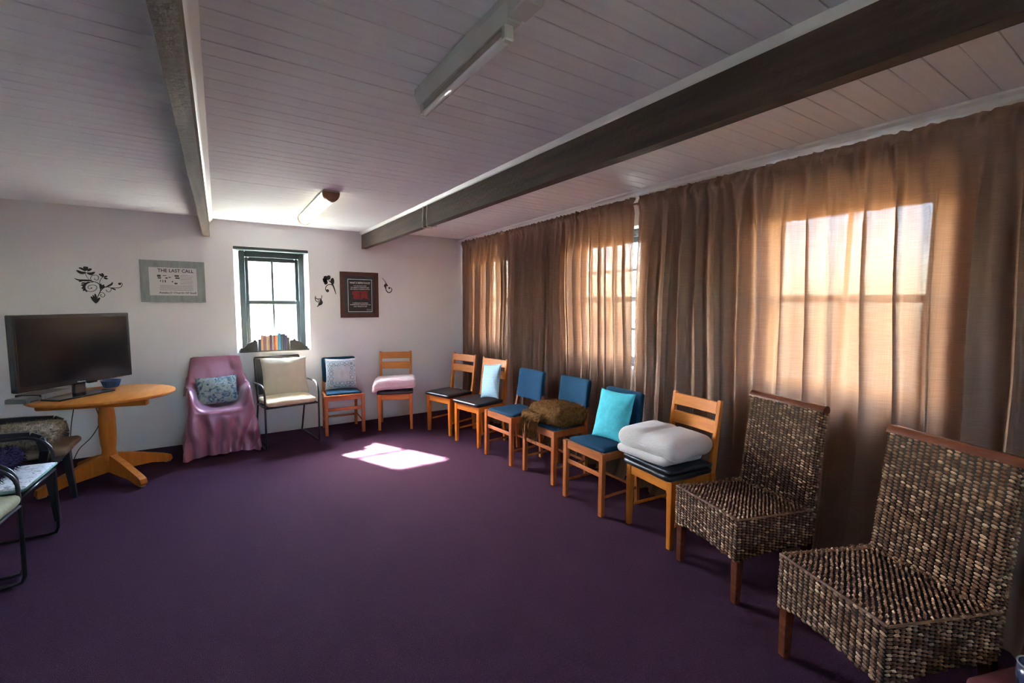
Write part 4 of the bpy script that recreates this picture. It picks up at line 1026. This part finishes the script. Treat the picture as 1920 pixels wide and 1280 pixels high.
for (strokes, dots), lab in zip(DECALS, DL):
    ox, oz = strokes[0][0][0]; mb = MB()
    for pts, ws in strokes: stroke(mb, pts, ws, ox, oz)
    for x, z, r_ in dots: mb.prism([(x-ox+r_*math.cos(2*PI*k/14), z-oz+r_*math.sin(2*PI*k/14)) for k in range(14)], -.0017, -.0002, axis=1)
    o = mb.build('wall_sticker', M_decal); o.location = (ox, YB, oz); tag(o, lab, 'wall sticker', 'black floral wall stickers')

# ------------------------------------------------------------------ books in a carved rack on the window sill
SX = (WX0+WX1)/2
t = thing('book_rack', 'dark carved wooden book rack on the window sill', 'book rack', (SX+.004, YB+.058, WZ0+.001))
MB().prism([(-.345, .0), (-.352, .006), (-.345, .014), (.345, .014), (.352, .006), (.345, 0)], -.05, .05, axis=1).build('base', M_carved, t)
for s, nm in ((-1, 'end'), (1, 'end')):
    a, b_ = (.168, .325) if s < 0 else (.150, .325)
    pr = [(b_, .014), (b_+.008, .022), (b_, .034), (b_-.012, .034), (b_-.010, .046), (b_-.022, .052), (b_-.035, .062), (b_-.055, .088), (b_-.085, .106), (b_-.115, .118), (b_-.122, .134), (b_-.138, .138), (b_-.145, .122), (a, .118), (a, .014)]
    MB().prism([(s*x+(-.008 if s < 0 else 0), z) for x, z in pr], -.035, .035, axis=1).build('carved_end', M_carved, t)
    for r_, (xx, zz) in ((.012, (b_-.005, .03)), (.010, (b_-.13, .126)), (.014, (b_-.07, .07))): MB().lathe([(r_, -.039), (r_, .039)], n=14, M=Matrix.Translation((s*xx+(-.008 if s < 0 else 0), 0, zz)) @ Matrix.Rotation(PI/2, 4, 'X')).build('scroll', M_carved, t)
BK = [('short dark blue book, first in the rack beside the carved end', (.03, .05, .09), .022, .128), ('peach book with a grey spine top', (.52, .30, .19), .021, .172), ('mauve brown book beside the peach one', (.20, .11, .13), .024, .168), ('thin cream book beside the mauve brown one', (.55, .46, .33), .012, .162),
      ('tan book beside the thin cream one', (.36, .24, .15), .016, .166), ('dark purple book standing slightly taller than the tan one', (.09, .035, .10), .019, .176), ('slim grey book beside the purple one', (.30, .28, .27), .014, .168), ('rust red book beside the slim grey one', (.34, .09, .04), .014, .170),
      ('orange book beside the bright blue one', (.60, .27, .12), .020, .172), ('bright blue book, tallest in the rack', (.03, .23, .45), .026, .188), ('dark green-grey book beside the bright blue one', (.05, .075, .08), .020, .180), ('navy book, second after the bright blue one', (.03, .04, .10), .020, .181), ('dark violet book, third after the bright blue one', (.06, .04, .09), .019, .165), ('charcoal book, last in the rack', (.05, .05, .05), .016, .140)]
x = SX+.004-.174+.003; rr = random.Random(9)
for lab, col_, bw, bh in BK:
    bw *= 1.13
    mt = mat('book_cover', col_, .5)
    d = rr.uniform(.082, .098)
    t = thing('book', lab, 'book', (x+bw/2, YB+.058-.05+d/2+rr.uniform(-.003, .002), WZ0+.0155), 0, 'books on the window sill')
    m = MB(); m.prism([(-bw/2, d/2), (-bw/2, -d/2+.003), (-bw/2+.003, -d/2), (bw/2-.003, -d/2), (bw/2, -d/2+.003), (bw/2, d/2), (bw/2-.0015, d/2), (bw/2-.0015, -d/2+.0035), (-bw/2+.0015, -d/2+.0035), (-bw/2+.0015, d/2)], 0, bh)
    m.build('cover', mt, t); MB().box((0, .003, bh/2), (bw-.004, d-.008, bh-.006), .0005).build('pages', M_bookpages, t)
    x += bw+.0012

# ------------------------------------------------------------------ light fittings
t = thing('fluorescent_batten', 'unlit bare-tube fluorescent batten on the ceiling near the viewer', 'light fitting', (.712, 1.10, ZC-.001))
MB().prism([(-.036, 0), (-.036, -.022), (-.020, -.058), (.020, -.058), (.036, -.022), (.036, 0)], 0, .66, axis=1).build('spine', M_fixture, t)
MB().box((0, .33, -.0595), (.030, .60, .003), .001).build('reflector_strip', M_rust, t)
for y in (.012, .618):
    MB().box((-.004, y+.015, -.077), (.030, .024, .042), .004).build('lamp_holder', M_fixture, t)
MB().tube([(-.004, .035, -.088), (-.004, .628, -.088)], .0125, 14).build('tube_lamp', M_tube, t, True)
MB().box((.006, -.045, -.026), (.062, .085, .05), .004).build('end_box', M_fixture, t)
t = thing('lit_fluorescent_light', 'glowing diffuser ceiling light with brown end caps over the back of the room', 'light fitting', (.742, 3.64, ZC-.001))
m = MB(); pr = [(-.056, -.012)]
for k in range(13): a = PI*k/12; pr.append((-.056*math.cos(a), -.014-.064*math.sin(a)))
pr.append((.056, -.012)); m.prism(pr[::-1], .045, 1.25, axis=1); o = m.build('diffuser', M_lit, t); smooth_by_angle(o, 40)
MB().box((0, .648, -.006), (.118, 1.29, .012), .002).build('base_plate', M_fixture, t)
for y0, y1 in ((.004, .045), (1.25, 1.29)):
    p2 = [(-.061, -.010)]
    for k in range(13): a = PI*k/12; p2.append((-.061*math.cos(a), -.014-.070*math.sin(a)))
    p2.append((.061, -.010)); o = MB().prism(p2[::-1], y0, y1, axis=1).build('end_cap', M_endcap, t); smooth_by_angle(o, 40)
for k, (y, lab) in enumerate(((3.70, 'white cord loop round the dark beam, the one nearer the back wall'), (3.615, 'white cord loop round the dark beam, the one nearer the camera'))):
    x0, x1, za, zb = 1.486, 1.560, 2.300, 2.131
    q = .012*k
    m = MB().tube([(x0-.001, y-.012, za), (x0-.003, y-.004, (za+zb)/2), (x0, y+.01-q, zb+.004), (x0+.006, y+.01, zb-.004), (x1, y-.03, zb-.005), (x1+.006, y-.02, zb+.05), (x1+.006, y, za+.04)], .0045, 7)
    tag(m.build('cord_loop', M_cordw, None, True), lab, 'cord', 'white cord loops on the beam')

# ------------------------------------------------------------------ stool and mug at the near corner
t = thing('low_stool', 'low stool with dark red padded top beside the nearest wicker chair', 'stool', (1.93, .10, 0), R(-20))
o = weld(soft_box(.36, .34, .07, 16, .8, .004, 9, 51, .1).build('padded_top', M_redpad, t)); o.location = (0, 0, .335)
for sx in (-1, 1):
    for sy in (-1, 1): MB().bar((sx*.15, sy*.14, 0), (sx*.14, sy*.13, .30), .03, .03, .003, .036, .036).build('leg', M_mahog, t)
for s in (-1, 1):
    MB().box((0, s*.13, .315), (.26, .022, .04)).build('rail', M_mahog, t); MB().box((s*.14, 0, .315), (.022, .22, .04)).build('rail', M_mahog, t)
t = thing('mug', 'navy mug with pale rim standing on the red stool', 'mug', (1.885, .185, .4065))
MB().lathe([(.033, 0), (.037, .004), (.041, .05), (.041, .088), (.037, .088), (.036, .05), (.030, .008), (.01, .006)], n=24).build('body', M_mug, t, True)
MB().tube([(.040*math.cos(2*PI*k/24), .040*math.sin(2*PI*k/24), .089) for k in range(25)], .0025, 6).build('rim', M_rimwhite, t, True)
MB().tube([(-.040, 0, .07), (-.062, 0, .066), (-.068, 0, .045), (-.060, 0, .024), (-.039, 0, .02)], .0045, 7).build('handle', M_mug, t, True)
